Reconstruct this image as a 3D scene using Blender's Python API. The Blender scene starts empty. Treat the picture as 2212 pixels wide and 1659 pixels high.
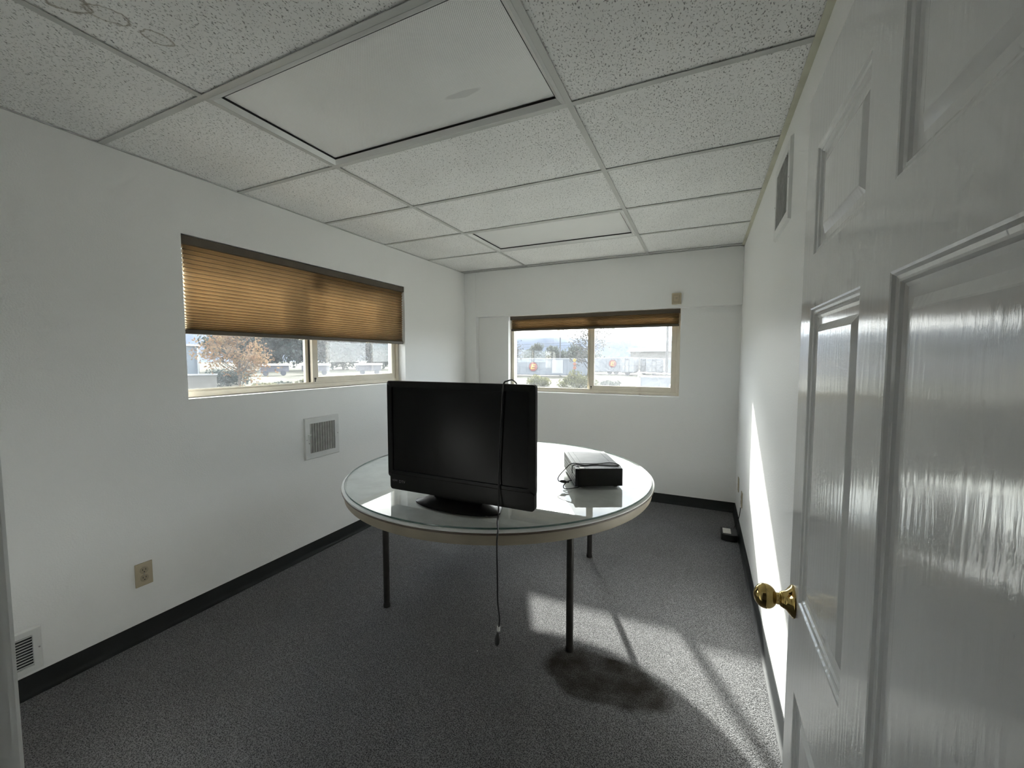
import bpy, bmesh, math, random
from mathutils import Vector, Matrix
random.seed(7)
S = bpy.context.scene
COL = S.collection
PI = math.pi

# ------------------------------------------------------------------ camera
F_PX = 888.7
CAM_H = 1.388
cd = bpy.data.cameras.new('camera')
cd.sensor_fit = 'HORIZONTAL'
cd.sensor_width = 36.0
cd.lens = 36.0 * F_PX / 2212.0
cd.clip_start = 0.02
cd.clip_end = 5000
cam = bpy.data.objects.new('camera', cd)
cam.location = (0, 0, CAM_H)
cam.rotation_euler = (math.radians(90 - 3.536), 0, math.radians(24.774))
COL.objects.link(cam)
S.camera = cam

# ------------------------------------------------------------------ view
S.view_settings.view_transform = 'Standard'
S.view_settings.look = 'None'
S.view_settings.gamma = 1.0
S.view_settings.use_curve_mapping = False
S.view_settings.exposure = 0.74
try:
    S.cycles.use_denoising = True
    S.cycles.denoiser = 'OPENIMAGEDENOISE'
    S.cycles.max_bounces = 10
    S.cycles.diffuse_bounces = 6
    S.cycles.glossy_bounces = 4
    S.cycles.transparent_max_bounces = 16
    S.cycles.transmission_bounces = 8
    S.cycles.sample_clamp_indirect = 8.0
    S.cycles.use_auto_tile = False
    S.cycles.time_limit = 900.0
    S.cycles.use_adaptive_sampling = True
    S.cycles.adaptive_threshold = 0.12
    S.cycles.adaptive_min_samples = 16
except Exception:
    pass

# ------------------------------------------------------------------ sky
SKY = 5.2
SUN = 11.0
SUN_FILL = 5.0
SUN_DIR = Vector((0.485, -1.0, -0.52)).normalized()

W = bpy.data.worlds.new('sky')
S.world = W
W.use_nodes = True
wn, wl = W.node_tree.nodes, W.node_tree.links
wn.clear()
wo = wn.new('ShaderNodeOutputWorld')
bg = wn.new('ShaderNodeBackground')
bg.inputs['Strength'].default_value = SKY
tc = wn.new('ShaderNodeTexCoord')
mp = wn.new('ShaderNodeMapping')
mp.inputs['Scale'].default_value = (1.0, 1.0, 2.6)
nz = wn.new('ShaderNodeTexNoise')
nz.inputs['Scale'].default_value = 2.6
nz.inputs['Detail'].default_value = 3
nz.inputs['Roughness'].default_value = 0.58
cr = wn.new('ShaderNodeValToRGB')
cr.color_ramp.elements[0].position = 0.36
cr.color_ramp.elements[0].color = (0.50, 0.60, 0.74, 1)
cr.color_ramp.elements[1].position = 0.60
cr.color_ramp.elements[1].color = (1.0, 0.99, 0.97, 1)
wl.new(tc.outputs['Generated'], mp.inputs['Vector'])
wl.new(mp.outputs['Vector'], nz.inputs['Vector'])
wl.new(nz.outputs['Fac'], cr.inputs['Fac'])
wl.new(cr.outputs['Color'], bg.inputs['Color'])
wl.new(bg.outputs['Background'], wo.inputs['Surface'])

try:
    W.cycles.sampling_method = 'MANUAL'
    W.cycles.sample_map_resolution = 256
except Exception:
    pass
sd = bpy.data.lights.new('sun', 'SUN')
sd.energy = SUN
sd.color = (1.0, 0.97, 0.92)
sd.angle = math.radians(1.2)
sun = bpy.data.objects.new('sun', sd)
sun.rotation_euler = SUN_DIR.to_track_quat('-Z', 'Y').to_euler()
sun.location = (-6, 12, 9)
COL.objects.link(sun)


# wide second sun added to brighten the right wall and soften patch edges
ad = bpy.data.lights.new('sun_fill', 'SUN')
ad.energy = SUN_FILL
ad.color = (1.0, 0.98, 0.95)
ad.angle = math.radians(20)
fill_sun = bpy.data.objects.new('sun_fill', ad)
fill_sun.rotation_euler = sun.rotation_euler
fill_sun.location = (-6, 12, 10)
COL.objects.link(fill_sun)


# ================================================================== materials
class NT:
    def __init__(s, name):
        s.m = bpy.data.materials.new(name)
        s.m.use_nodes = True
        s.n, s.l = s.m.node_tree.nodes, s.m.node_tree.links
        s.n.clear()
        s.out = s.n.new('ShaderNodeOutputMaterial')

    def add(s, t, **k):
        n = s.n.new('ShaderNode' + t)
        for a, b in k.items():
            setattr(n, a, b)
        return n

    def set(s, node, **k):
        for a, b in k.items():
            node.inputs[a.replace('_', ' ')].default_value = b
        return node

    def link(s, a, b):
        s.l.new(a, b)

    def principled(s, col=(.8, .8, .8), rough=.5, metal=0., spec=.5):
        p = s.add('BsdfPrincipled')
        p.inputs['Base Color'].default_value = (*col, 1)
        p.inputs['Roughness'].default_value = rough
        p.inputs['Metallic'].default_value = metal
        p.inputs['Specular IOR Level'].default_value = spec
        s.link(p.outputs[0], s.out.inputs['Surface'])
        s.p = p
        return p

    def pos(s):
        g = s.add('NewGeometry')
        return g.outputs['Position']

    def noise(s, vec, scale, detail=2, rough=.5):
        n = s.add('TexNoise')
        s.set(n, Scale=scale, Detail=detail, Roughness=rough)
        s.link(vec, n.inputs['Vector'])
        return n.outputs['Fac']

    def ramp(s, fac, stops):
        r = s.add('ValToRGB')
        e = r.color_ramp.elements
        while len(e) < len(stops):
            e.new(0.5)
        for i, (p, c) in enumerate(stops):
            e[i].position = p
            e[i].color = (*c, 1) if len(c) == 3 else c
        s.link(fac, r.inputs['Fac'])
        return r.outputs['Color']

    def math(s, op, a, b=None, clamp=False):
        m = s.add('Math', operation=op)
        m.use_clamp = clamp
        for i, v in enumerate((a, b)):
            if v is None:
                continue
            if isinstance(v, (int, float)):
                m.inputs[i].default_value = v
            else:
                s.link(v, m.inputs[i])
        return m.outputs[0]

    def mix(s, fac, a, b):
        m = s.add('Mix', data_type='RGBA')
        for i, v in ((0, fac), (6, a), (7, b)):
            if isinstance(v, (int, float)):
                m.inputs[i].default_value = v
            elif isinstance(v, tuple):
                m.inputs[i].default_value = (*v, 1)
            else:
                s.link(v, m.inputs[i])
        return m.outputs[2]

    def bump(s, height, strength=.3, dist=.002):
        b = s.add('Bump')
        s.set(b, Strength=strength, Distance=dist)
        s.link(height, b.inputs['Height'])
        return b.outputs['Normal']

    def mapping(s, vec, scale=(1, 1, 1), loc=(0, 0, 0), rot=(0, 0, 0)):
        m = s.add('Mapping')
        s.set(m, Scale=scale, Location=loc, Rotation=rot)
        s.link(vec, m.inputs['Vector'])
        return m.outputs['Vector']


def plain(name, col, rough=.5, metal=0., spec=.5, var=.06, scale=30., bump=0., bscale=200., bdist=.001):
    t = NT(name)
    p = t.principled(col, rough, metal, spec)
    ps = t.pos()
    f = t.noise(ps, scale, 1)
    lo = tuple(c * (1 - var) for c in col)
    hi = tuple(min(1, c * (1 + var)) for c in col)
    t.link(t.ramp(f, [(.3, lo), (.7, hi)]), p.inputs['Base Color'])
    if bump:
        t.link(t.bump(t.noise(ps, bscale, 2), bump, bdist), p.inputs['Normal'])
    return t.m


M = {}
# painted plaster with orange-peel texture
t = NT('wall_paint')
p = t.principled((.78, .785, .765), .42, 0, .35)
ps = t.pos()
t.link(t.ramp(t.noise(ps, 1.3, 0), [(.3, (.875, .875, .862)), (.7, (.90, .90, .888))]), p.inputs['Base Color'])
t.link(t.bump(t.noise(ps, 150, 1, .55), .35, .0022), p.inputs['Normal'])
M['wall'] = t.m

# carpet with dark brown stain
t = NT('carpet')
p = t.principled((.1, .1, .1), 1.0, 0, .05)
ps = t.pos()
v = t.add('TexVoronoi')
t.set(v, Scale=260., Randomness=1.)
t.link(t.mapping(ps, (1, 1, 1)), v.inputs['Vector'])
fine = t.noise(ps, 230, 1, .7)
mid = t.noise(ps, 60, 0)
big = t.noise(ps, 2.2, 2)
h = t.math('ADD', t.math('MULTIPLY', fine, .75), t.math('MULTIPLY', v.outputs['Distance'], .45))
base = t.ramp(h, [(.32, (.018, .018, .019)), (.50, (.068, .068, .070)), (.68, (.25, .25, .253))])
base = t.mix(t.math('MULTIPLY', t.ramp(big, [(.35, (0, 0, 0)), (.75, (1, 1, 1))]), .22), base, (.06, .06, .06))
base = t.mix(t.math('MULTIPLY', mid, .12), base, (.2, .2, .2))
# stain: warped ellipse centred on the carpet in front of the table leg
sx = t.add('SeparateXYZ')
wv = t.add('VectorMath', operation='ADD')
nn = t.add('TexNoise')
t.set(nn, Scale=6., Detail=3.)
t.link(ps, nn.inputs['Vector'])
ns = t.add('VectorMath', operation='SCALE')
ns.inputs['Scale'].default_value = .13
t.link(nn.outputs['Color'], ns.inputs[0])
t.link(ps, wv.inputs[0])
t.link(ns.outputs[0], wv.inputs[1])
rot = t.mapping(wv.outputs[0], (1, 1, 1), (0.0, 0, 0), (0, 0, 0))
t.link(rot, sx.inputs[0])
ex = t.math('DIVIDE', t.math('SUBTRACT', sx.outputs['X'], -.352 + .065), .29)
ey = t.math('DIVIDE', t.math('SUBTRACT', sx.outputs['Y'], 1.715 + .065), .165)
r2 = t.math('ADD', t.math('MULTIPLY', ex, ex), t.math('MULTIPLY', ey, ey))
st = t.ramp(r2, [(.70, (1, 1, 1)), (1.15, (0, 0, 0))])
stn = t.ramp(t.noise(ps, 9, 2), [(.35, (.62, .62, .62)), (.65, (.90, .90, .90))])
base = t.mix(t.math('MULTIPLY', st, stn), base, (.019, .0145, .0095))
t.link(base, p.inputs['Base Color'])
t.link(t.bump(h, .9, .005), p.inputs['Normal'])
M['carpet'] = t.m


def tile_mat(name, rings):
    t = NT(name)
    p = t.principled((.74, .74, .72), .9, 0, .1)
    ps = t.pos()
    # fissures: stretched noise pits and pin holes
    st1 = t.mapping(ps, (1.0, .55, 1.0), (0, 0, 0), (0, 0, .5))
    n1 = t.noise(st1, 190, 1, .6)
    v = t.add('TexVoronoi')
    t.set(v, Scale=120., Randomness=1.)
    t.link(ps, v.inputs['Vector'])
    pin = t.ramp(v.outputs['Distance'], [(.10, (1, 1, 1)), (.20, (0, 0, 0))])
    fis = t.ramp(n1, [(.63, (0, 0, 0)), (.68, (1, 1, 1))])
    pit = t.math('MAXIMUM', t.math('MULTIPLY', pin, .75), fis)
    tone = t.ramp(t.noise(ps, 3.5, 0), [(.3, (.83, .828, .812)), (.7, (.87, .868, .85))])
    col = t.mix(t.math('MULTIPLY', pit, .78), tone, (.18, .18, .165))
    for (cx, cy, rx, ry, ang, w) in rings:
        nn = t.add('TexNoise')
        t.set(nn, Scale=38., Detail=3.)
        t.link(ps, nn.inputs['Vector'])
        mv = t.add('VectorMath', operation='SCALE')
        mv.inputs['Scale'].default_value = .030
        t.link(nn.outputs['Color'], mv.inputs[0])
        av = t.add('VectorMath', operation='ADD')
        t.link(ps, av.inputs[0])
        t.link(mv.outputs[0], av.inputs[1])
        sub = t.add('VectorMath', operation='SUBTRACT')
        t.link(av.outputs[0], sub.inputs[0])
        sub.inputs[1].default_value = (cx + .015, cy + .015, 0)
        rv = t.mapping(sub.outputs[0], (1, 1, 1), (0, 0, 0), (0, 0, -ang))
        s = t.add('SeparateXYZ')
        t.link(rv, s.inputs[0])
        a = t.math('DIVIDE', s.outputs['X'], rx)
        b = t.math('DIVIDE', s.outputs['Y'], ry)
        r = t.math('SQRT', t.math('ADD', t.math('MULTIPLY', a, a), t.math('MULTIPLY', b, b)))
        rim = t.ramp(t.math('ABSOLUTE', t.math('SUBTRACT', r, 1.0)), [(0., (1, 1, 1)), (w, (0, 0, 0))])
        fill = t.ramp(r, [(.9, (1, 1, 1)), (1.0, (0, 0, 0))])
        col = t.mix(t.math('MULTIPLY', fill, .10), col, (.36, .32, .25))
        col = t.mix(t.math('MULTIPLY', rim, .85), col, (.27, .235, .18))
    t.link(col, p.inputs['Base Color'])
    t.link(t.bump(t.math('SUBTRACT', 1.0, pit), .8, .002), p.inputs['Normal'])
    return t.m


M['tile'] = tile_mat('ceiling_tile_mineral_fibre', [])
M['tile_stained'] = tile_mat('ceiling_tile_water_stained', [
    (-1.600, .565, .050, .034, .75, .16), (-1.550, .634, .050, .031, 1.0, .13), (-1.524, .738, .040, .027, 1.12, .14)])
M['tee'] = plain('tee_white_metal', (.52, .525, .50), .34, 0, .5, .04, 8)
M['tee_aged'] = plain('angle_yellowed_metal', (.56, .55, .44), .45, 0, .4, .08, 10)
M['deck'] = plain('deck_dark', (.08, .08, .08), .9)
M['troffer'] = plain('troffer_enamel', (.74, .74, .72), .22, 0, .6, .02, 8)

# prismatic acrylic lens with a smear
t = NT('prismatic_lens')
p = t.principled((.66, .665, .64), .30, 0, 1.0)
ps = t.pos()
s = t.add('SeparateXYZ')
t.link(ps, s.inputs[0])
k = 2 * PI / .0075
hh = t.math('MULTIPLY', t.math('SINE', t.math('MULTIPLY', s.outputs['X'], k)), t.math('SINE', t.math('MULTIPLY', s.outputs['Y'], k)))
wob = t.noise(ps, 3.0, 2)
col = t.ramp(wob, [(.3, (.88, .88, .86)), (.7, (.94, .94, .92))])
col = t.mix(t.math('MULTIPLY', t.math('ADD', t.math('MULTIPLY', hh, .5), .5), .34), col, (.34, .34, .33))
nn = t.noise(ps, 12, 1)
ax = t.math('DIVIDE', t.math('ADD', s.outputs['X'], .835), .082)
ay = t.math('DIVIDE', t.math('SUBTRACT', t.math('SUBTRACT', s.outputs['Y'], 1.371), t.math('MULTIPLY', t.math('SUBTRACT', nn, .5), .025)), .017)
rr = t.math('ADD', t.math('MULTIPLY', ax, ax), t.math('MULTIPLY', ay, ay))
col = t.mix(t.math('MULTIPLY', t.ramp(rr, [(.6, (1, 1, 1)), (1.0, (0, 0, 0))]), .45), col, (.45, .45, .435))
t.link(col, p.inputs['Base Color'])
t.link(t.bump(hh, .22, .0022), p.inputs['Normal'])
M['lens'] = t.m

M['rubber'] = plain('cove_base_rubber', (.020, .022, .023), .62, 0, .22, .15, 6)
M['trim'] = plain('trim_white_paint', (.74, .745, .73), .3, 0, .5, .03, 6, .25, 60, .0008)

# door: gloss paint with embossed wood grain running vertically
t = NT('door_gloss_paint')
p = t.principled((.88, .885, .88), .12, 0, .55)
ps = t.pos()
gv = t.mapping(ps, (1.0, 1.0, .16))
wob = t.noise(t.mapping(ps, (1, 1, .35)), 7, 1)
n1 = t.noise(gv, 260, 2, .65)
wvn = t.add('TexWave', wave_type='BANDS', bands_direction='Y')
t.set(wvn, Scale=18., Distortion=9., Detail=1.)
wvn.inputs['Detail Scale'].default_value = 1.4
t.link(t.mapping(ps, (1, 1, .16)), wvn.inputs['Vector'])
gh = t.math('ADD', t.math('MULTIPLY', n1, .7), t.math('MULTIPLY', wvn.outputs['Fac'], .5))
gh = t.math('ADD', gh, t.math('MULTIPLY', wob, .5))
t.link(t.bump(gh, .13, .0015), p.inputs['Normal'])
M['door'] = t.m

t = NT('polished_brass')
p = t.principled((.60, .44, .16), .09, 1.0)
t.link(t.ramp(t.noise(t.pos(), 40, 3), [(.3, (.52, .37, .12)), (.7, (.66, .50, .20))]), p.inputs['Base Color'])
M['brass'] = t.m

M['almond'] = plain('almond_vinyl', (.70, .64, .53), .38, 0, .5, .04, 12)
M['winshadow'] = plain('window_gap_black', (.02, .018, .015), .6)
M['ivory'] = plain('ivory_plastic', (.52, .45, .32), .38, 0, .5, .04, 20)
M['ivory_dark'] = plain('ivory_plastic_inset', (.40, .34, .24), .4, 0, .5, .04, 20)
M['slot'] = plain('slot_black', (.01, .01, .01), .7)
M['white_metal'] = plain('white_enamel_metal', (.76, .765, .75), .32, 0, .5, .03, 10)
M['fin'] = plain('grey_fin_metal', (.66, .66, .64), .45, 0, .4, .1, 30)
M['duct'] = plain('duct_dark', (.03, .03, .03), .8)
M['screw'] = plain('steel_screw', (.4, .4, .4), .3, .8)


def schlick(t, f0=.042):
    lw = t.add('LayerWeight')
    lw.inputs['Blend'].default_value = .5
    return t.math('ADD', t.math('MULTIPLY', t.math('POWER', lw.outputs['Facing'], 5.0), 1 - f0), f0)


# glass: clear thin pane with a slight film of dust
def glass(name, dust, dustcol):
    t = NT(name)
    tr = t.add('BsdfTransparent')
    tr.inputs['Color'].default_value = (.93, .95, .94, 1)
    gl = t.add('BsdfGlossy')
    gl.inputs['Roughness'].default_value = .01
    m1 = t.add('MixShader')
    t.link(schlick(t), m1.inputs[0])
    t.link(tr.outputs[0], m1.inputs[1])
    t.link(gl.outputs[0], m1.inputs[2])
    tl = t.add('BsdfTranslucent')
    tl.inputs['Color'].default_value = (*dustcol, 1)
    m2 = t.add('MixShader')
    n = t.noise(t.pos(), 14, 2, .65)
    f = t.math('MULTIPLY', t.ramp(n, [(.3, (.45, .45, .45)), (.75, (1, 1, 1))]), dust)
    t.link(f, m2.inputs[0])
    t.link(m1.outputs[0], m2.inputs[1])
    t.link(tl.outputs[0], m2.inputs[2])
    t.link(m2.outputs[0], t.out.inputs['Surface'])
    return t.m


M['pane'] = glass('window_glass_dusty', .02, (.85, .88, .92))
# insect screen: fine mesh scatters daylight
t = NT('insect_screen')
tr = t.add('BsdfTransparent')
tl = t.add('BsdfTranslucent')
tl.inputs['Color'].default_value = (.7, .7, .72, 1)
df = t.add('BsdfDiffuse')
df.inputs['Color'].default_value = (.4, .4, .4, 1)
ms = t.add('MixShader')
ms.inputs[0].default_value = .25
t.link(tl.outputs[0], ms.inputs[1])
t.link(df.outputs[0], ms.inputs[2])
m2 = t.add('MixShader')
nn = t.noise(t.pos(), 110, 2, .7)
t.link(t.ramp(nn, [(.35, (.01, .01, .01)), (.65, (.055, .055, .055))]), m2.inputs[0])
t.link(tr.outputs[0], m2.inputs[1])
t.link(ms.outputs[0], m2.inputs[2])
t.link(m2.outputs[0], t.out.inputs['Surface'])
M['screen'] = t.m

# cellular shade fabric
t = NT('shade_fabric_tan')
tl = t.add('BsdfTranslucent')
df = t.add('BsdfDiffuse')
ps = t.pos()
n = t.noise(ps, 5, 4)
n2 = t.noise(t.mapping(ps, (.2, .2, 1)), 300, 2)
c = t.ramp(n, [(.3, (.50, .395, .265)), (.7, (.60, .475, .32))])
t.link(c, tl.inputs['Color'])
t.link(t.ramp(n2, [(.3, (.24, .165, .09)), (.7, (.30, .21, .12))]), df.inputs['Color'])
ms = t.add('MixShader')
ms.inputs[0].default_value = .25
t.link(tl.outputs[0], ms.inputs[1])
t.link(df.outputs[0], ms.inputs[2])
t.link(ms.outputs[0], t.out.inputs['Surface'])
M['shade'] = t.m
M['shade_rail'] = plain('shade_rail_brown', (.105, .085, .062), .42, 0, .4, .08, 12)
M['clear_tab'] = plain('pull_tab_clear', (.8, .76, .68), .25)

# table
t = NT('table_laminate')
p = t.principled((.60, .61, .59), .45, 0, .3)
ps = t.pos()
t.link(t.ramp(t.noise(ps, 9, 2, .7), [(.35, (.66, .67, .65)), (.65, (.76, .77, .75))]), p.inputs['Base Color'])
M['laminate'] = t.m
M['apron'] = plain('apron_beige', (.33, .29, .22), .42, 0, .4, .06, 9)
M['edgeband'] = plain('table_edge_brown', (.09, .065, .045), .4)
M['leg'] = plain('leg_dark_metal', (.030, .028, .026), .35, .3, .5, .2, 25)
t = NT('glass_sheet')
tr = t.add('BsdfTransparent')
tr.inputs['Color'].default_value = (.95, .962, .955, 1)
gl = t.add('BsdfGlossy')
gl.inputs['Roughness'].default_value = .012
m1 = t.add('MixShader')
t.link(schlick(t), m1.inputs[0])
t.link(tr.outputs[0], m1.inputs[1])
t.link(gl.outputs[0], m1.inputs[2])
df = t.add('BsdfDiffuse')
df.inputs['Color'].default_value = (.6, .6, .58, 1)
m2 = t.add('MixShader')
n = t.noise(t.pos(), 7, 3, .7)
t.link(t.ramp(n, [(.45, (.02, .02, .02)), (.75, (.12, .12, .12))]), m2.inputs[0])
t.link(m1.outputs[0], m2.inputs[1])
t.link(df.outputs[0], m2.inputs[2])
t.link(m2.outputs[0], t.out.inputs['Surface'])
M['glass_sheet'] = t.m
t = NT('glass_edge_green')
p = t.principled((.10, .17, .15), .1, 0, .7)
t.link(t.ramp(t.noise(t.pos(), 30, 2), [(.3, (.08, .14, .125)), (.7, (.12, .20, .175))]), p.inputs['Base Color'])
M['glass_edge'] = t.m

M['tv_plastic'] = plain('tv_black_plastic', (.004, .004, .004), .3, 0, .18, .1, 30)
M['tv_screen'] = plain('tv_screen_black', (.002, .002, .0023), .24, 0, .16, .1, 5)
M['tv_print'] = plain('tv_grey_print', (.25, .25, .25), .5)
M['cord'] = plain('cord_black', (.012, .012, .012), .45)
M['cord_band'] = plain('cord_band_white', (.7, .7, .68), .5)
M['vcr'] = plain('recorder_dark_metal', (.05, .05, .054), .5, 0, .15, .1, 20)
M['vcr_side'] = plain('recorder_black_metal', (.012, .012, .012), .55, 0, .3, .1, 20)
M['vcr_front'] = plain('recorder_front_grey', (.03, .03, .033), .45, 0, .12)
M['sticker'] = plain('paper_sticker', (.62, .60, .55), .6)
M['box_black'] = plain('adapter_black', (.012, .012, .013), .4)
M['lint'] = plain('paper_fleck', (.75, .75, .72), .8)

# outdoors
t = NT('ground_dry_grass_field')
p = t.principled((.2, .18, .13), 1, 0, .05)
ps = t.pos()
a = t.ramp(t.noise(ps, .22, 6, .7), [(.35, (.062, .062, .052)), (.5, (.105, .10, .082)), (.68, (.165, .16, .14))])
b = t.ramp(t.noise(ps, 2.2, 4, .7), [(.35, (.55, .55, .52)), (.7, (1, 1, 1))])
mm = t.add('Mix', data_type='RGBA', blend_type='MULTIPLY')
mm.inputs[0].default_value = 1
t.link(a, mm.inputs[6])
t.link(b, mm.inputs[7])
t.link(mm.outputs[2], p.inputs['Base Color'])
M['ground'] = t.m
M['hill'] = plain('hill_haze_blue_grey', (0.084, 0.099, 0.130), 1, 0, .02, .2, .012)  # distance haze is painted into this blue-grey base colour
M['container'] = plain('container_pale_paint', (0.113, 0.126, 0.147), .5, 0, .3, .06, .6)
M['container2'] = plain('container_white_paint', (0.139, 0.147, 0.162), .5, 0, .3, .06, .6)
M['container_edge'] = plain('container_frame_light', (0.210, 0.214, 0.223), .5)
M['container_under'] = plain('container_chassis', (0.042, 0.046, 0.059), .7)
M['logo_red'] = plain('logo_red', (.13, .016, .013), .5)
M['logo_ring'] = plain('logo_dark_ring', (0.042, 0.025, 0.029), .5)
M['logo_yellow'] = plain('logo_yellow', (.34, .235, .03), .5)
M['roof_white'] = plain('roof_white_metal', (0.294, 0.298, 0.307), .5)
M['bldg'] = plain('warehouse_tan', (0.113, 0.109, 0.105), .8)
M['siding'] = plain('shed_blue_siding', (0.088, 0.107, 0.130), .6, 0, .3, .05, .5)
M['siding_rib'] = plain('shed_siding_rib', (0.055, 0.069, 0.090), .6)
M['concrete'] = plain('concrete_pale', (0.113, 0.111, 0.105), .9, 0, .1, .1, .9)
M['pole'] = plain('pole_weathered_wood', (0.055, 0.055, 0.059), .9)
M['wire'] = plain('wire_dark', (0.042, 0.042, 0.046), .7)
M['bark'] = plain('bark_grey', (0.042, 0.040, 0.040), .95, 0, .05, .3, 6)
M['bark_pale'] = plain('bark_pale', (0.080, 0.069, 0.059), .95, 0, .05, .3, 6)


def leafmat(name, c0, c1, tr=.45):
    t = NT(name)
    df = t.add('BsdfDiffuse')
    tl = t.add('BsdfTranslucent')
    c = t.ramp(t.noise(t.pos(), 1.4, 3), [(.35, c0), (.65, c1)])
    t.link(c, df.inputs['Color'])
    t.link(c, tl.inputs['Color'])
    m = t.add('MixShader')
    m.inputs[0].default_value = tr
    t.link(df.outputs[0], m.inputs[1])
    t.link(tl.outputs[0], m.inputs[2])
    t.link(m.outputs[0], t.out.inputs['Surface'])
    return t.m


M['leaf_orange'] = leafmat('leaves_autumn_orange', (0.126, 0.067, 0.038), (0.176, 0.126, 0.071))
M['leaf_dark'] = leafmat('leaves_dark_green', (0.023, 0.036, 0.036), (0.042, 0.055, 0.050), .3)
M['leaf_grey'] = leafmat('leaves_grey_green', (0.050, 0.063, 0.059), (0.080, 0.088, 0.071), .35)
M['leaf_olive'] = leafmat('leaves_olive', (0.071, 0.076, 0.036), (0.113, 0.109, 0.055), .35)
M['leaf_sparse'] = leafmat('leaves_sparse_brown', (0.055, 0.055, 0.055), (0.080, 0.076, 0.067), .3)
M['white_paint'] = plain('white_frame_paint', (.34, .345, .355), .5)
M['purple_grey'] = plain('vehicle_dusky_grey', (0.059, 0.059, 0.076), .5)
M['sign_red'] = plain('sign_red_orange', (0.176, 0.059, 0.034), .6)


# ================================================================== geometry helpers
class B:
    def __init__(s):
        s.v, s.f = [], []

    def _a(s, vs, fs):
        o = len(s.v)
        s.v += [tuple(q) for q in vs]
        s.f += [tuple(i + o for i in f) for f in fs]
        return s

    def box(s, x0, x1, y0, y1, z0, z1):
        vs = [(x, y, z) for x in (x0, x1) for y in (y0, y1) for z in (z0, z1)]
        return s._a(vs, [(0, 1, 3, 2), (4, 6, 7, 5), (0, 4, 5, 1), (2, 3, 7, 6), (0, 2, 6, 4), (1, 5, 7, 3)])

    def obox(s, c, ax, half):
        c = Vector(c)
        ax = [Vector(a).normalized() * h for a, h in zip(ax, half)]
        vs = [c + ax[0] * i + ax[1] * j + ax[2] * k for i in (-1, 1) for j in (-1, 1) for k in (-1, 1)]
        return s._a(vs, [(0, 1, 3, 2), (4, 6, 7, 5), (0, 4, 5, 1), (2, 3, 7, 6), (0, 2, 6, 4), (1, 5, 7, 3)])

    def quad(s, a, b, c, d):
        return s._a([a, b, c, d], [(0, 1, 2, 3)])

    def tube(s, pts, r, n=8, cap=True):
        pts = [Vector(p) for p in pts]
        rs = r if isinstance(r, (list, tuple)) else [r] * len(pts)
        rings = []
        prev = None
        for i, p in enumerate(pts):
            d = (pts[min(i + 1, len(pts) - 1)] - pts[max(i - 1, 0)]).normalized()
            if prev is None:
                up = Vector((0, 0, 1)) if abs(d.z) < .9 else Vector((1, 0, 0))
                a = d.cross(up).normalized()
            else:
                a = (prev - d * prev.dot(d)).normalized()
            prev = a
            b = d.cross(a)
            rings.append([p + (a * math.cos(2 * PI * k / n) + b * math.sin(2 * PI * k / n)) * rs[i] for k in range(n)])
        vs = [q for ring in rings for q in ring]
        fs = []
        for i in range(len(rings) - 1):
            for k in range(n):
                fs.append((i * n + k, i * n + (k + 1) % n, (i + 1) * n + (k + 1) % n, (i + 1) * n + k))
        if cap:
            fs.append(tuple(reversed(range(n))))
            fs.append(tuple(range((len(rings) - 1) * n, len(rings) * n)))
        return s._a(vs, fs)

    def lathe(s, prof, o, axis, n=32, cap=True):
        # prof: (distance along axis, radius)
        o, d = Vector(o), Vector(axis).normalized()
        up = Vector((0, 0, 1)) if abs(d.z) < .9 else Vector((1, 0, 0))
        a = d.cross(up).normalized()
        b = d.cross(a)
        vs, fs = [], []
        for h, r in prof:
            vs += [o + d * h + (a * math.cos(2 * PI * k / n) + b * math.sin(2 * PI * k / n)) * r for k in range(n)]
        for i in range(len(prof) - 1):
            for k in range(n):
                fs.append((i * n + k, i * n + (k + 1) % n, (i + 1) * n + (k + 1) % n, (i + 1) * n + k))
        if cap and prof[0][1] > 1e-6:
            fs.append(tuple(reversed(range(n))))
        if cap and prof[-1][1] > 1e-6:
            fs.append(tuple(range((len(prof) - 1) * n, len(prof) * n)))
        return s._a(vs, fs)

    def extrude(s, poly, a, b):
        # poly: list of 3D points (closed loop), swept by vector b-a
        d = Vector(b) - Vector(a)
        n = len(poly)
        vs = [Vector(q) for q in poly] + [Vector(q) + d for q in poly]
        fs = [(i, (i + 1) % n, n + (i + 1) % n, n + i) for i in range(n)]
        fs += [tuple(reversed(range(n))), tuple(range(n, 2 * n))]
        return s._a(vs, fs)

    def mesh(s, name, off=(0, 0, 0), bevel=0, seg=2, smooth=False, merge=True):
        me = bpy.data.meshes.new(name)
        o = Vector(off)
        me.from_pydata([tuple(Vector(q) - o) for q in s.v], [], s.f)
        bm = bmesh.new()
        bm.from_mesh(me)
        if merge:
            bmesh.ops.recalc_face_normals(bm, faces=bm.faces)
        if bevel:
            bmesh.ops.bevel(bm, geom=list(bm.edges), offset=bevel, segments=seg, profile=.5, affect='EDGES', clamp_overlap=True)
        bm.to_mesh(me)
        bm.free()
        if smooth:
            for q in me.polygons:
                q.use_smooth = True
            if smooth != 'all':
                try:
                    me.set_sharp_from_angle(angle=math.radians(38))
                except Exception:
                    pass
        return me

    def build(s, name, mat, parent=None, off=None, bevel=0, seg=2, smooth=False, merge=True):
        if off is None:
            off = tuple(world_loc(parent)) if parent else (0, 0, 0)
        me = s.mesh(name, off, bevel, seg, smooth, merge)
        me.materials.append(M[mat] if isinstance(mat, str) else mat)
        o = bpy.data.objects.new(name, me)
        COL.objects.link(o)
        if parent:
            o.parent = parent
        else:
            o.location = off
        return o


def world_loc(o):
    l = Vector((0, 0, 0))
    while o is not None:
        l += o.location
        o = o.parent
    return l


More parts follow.
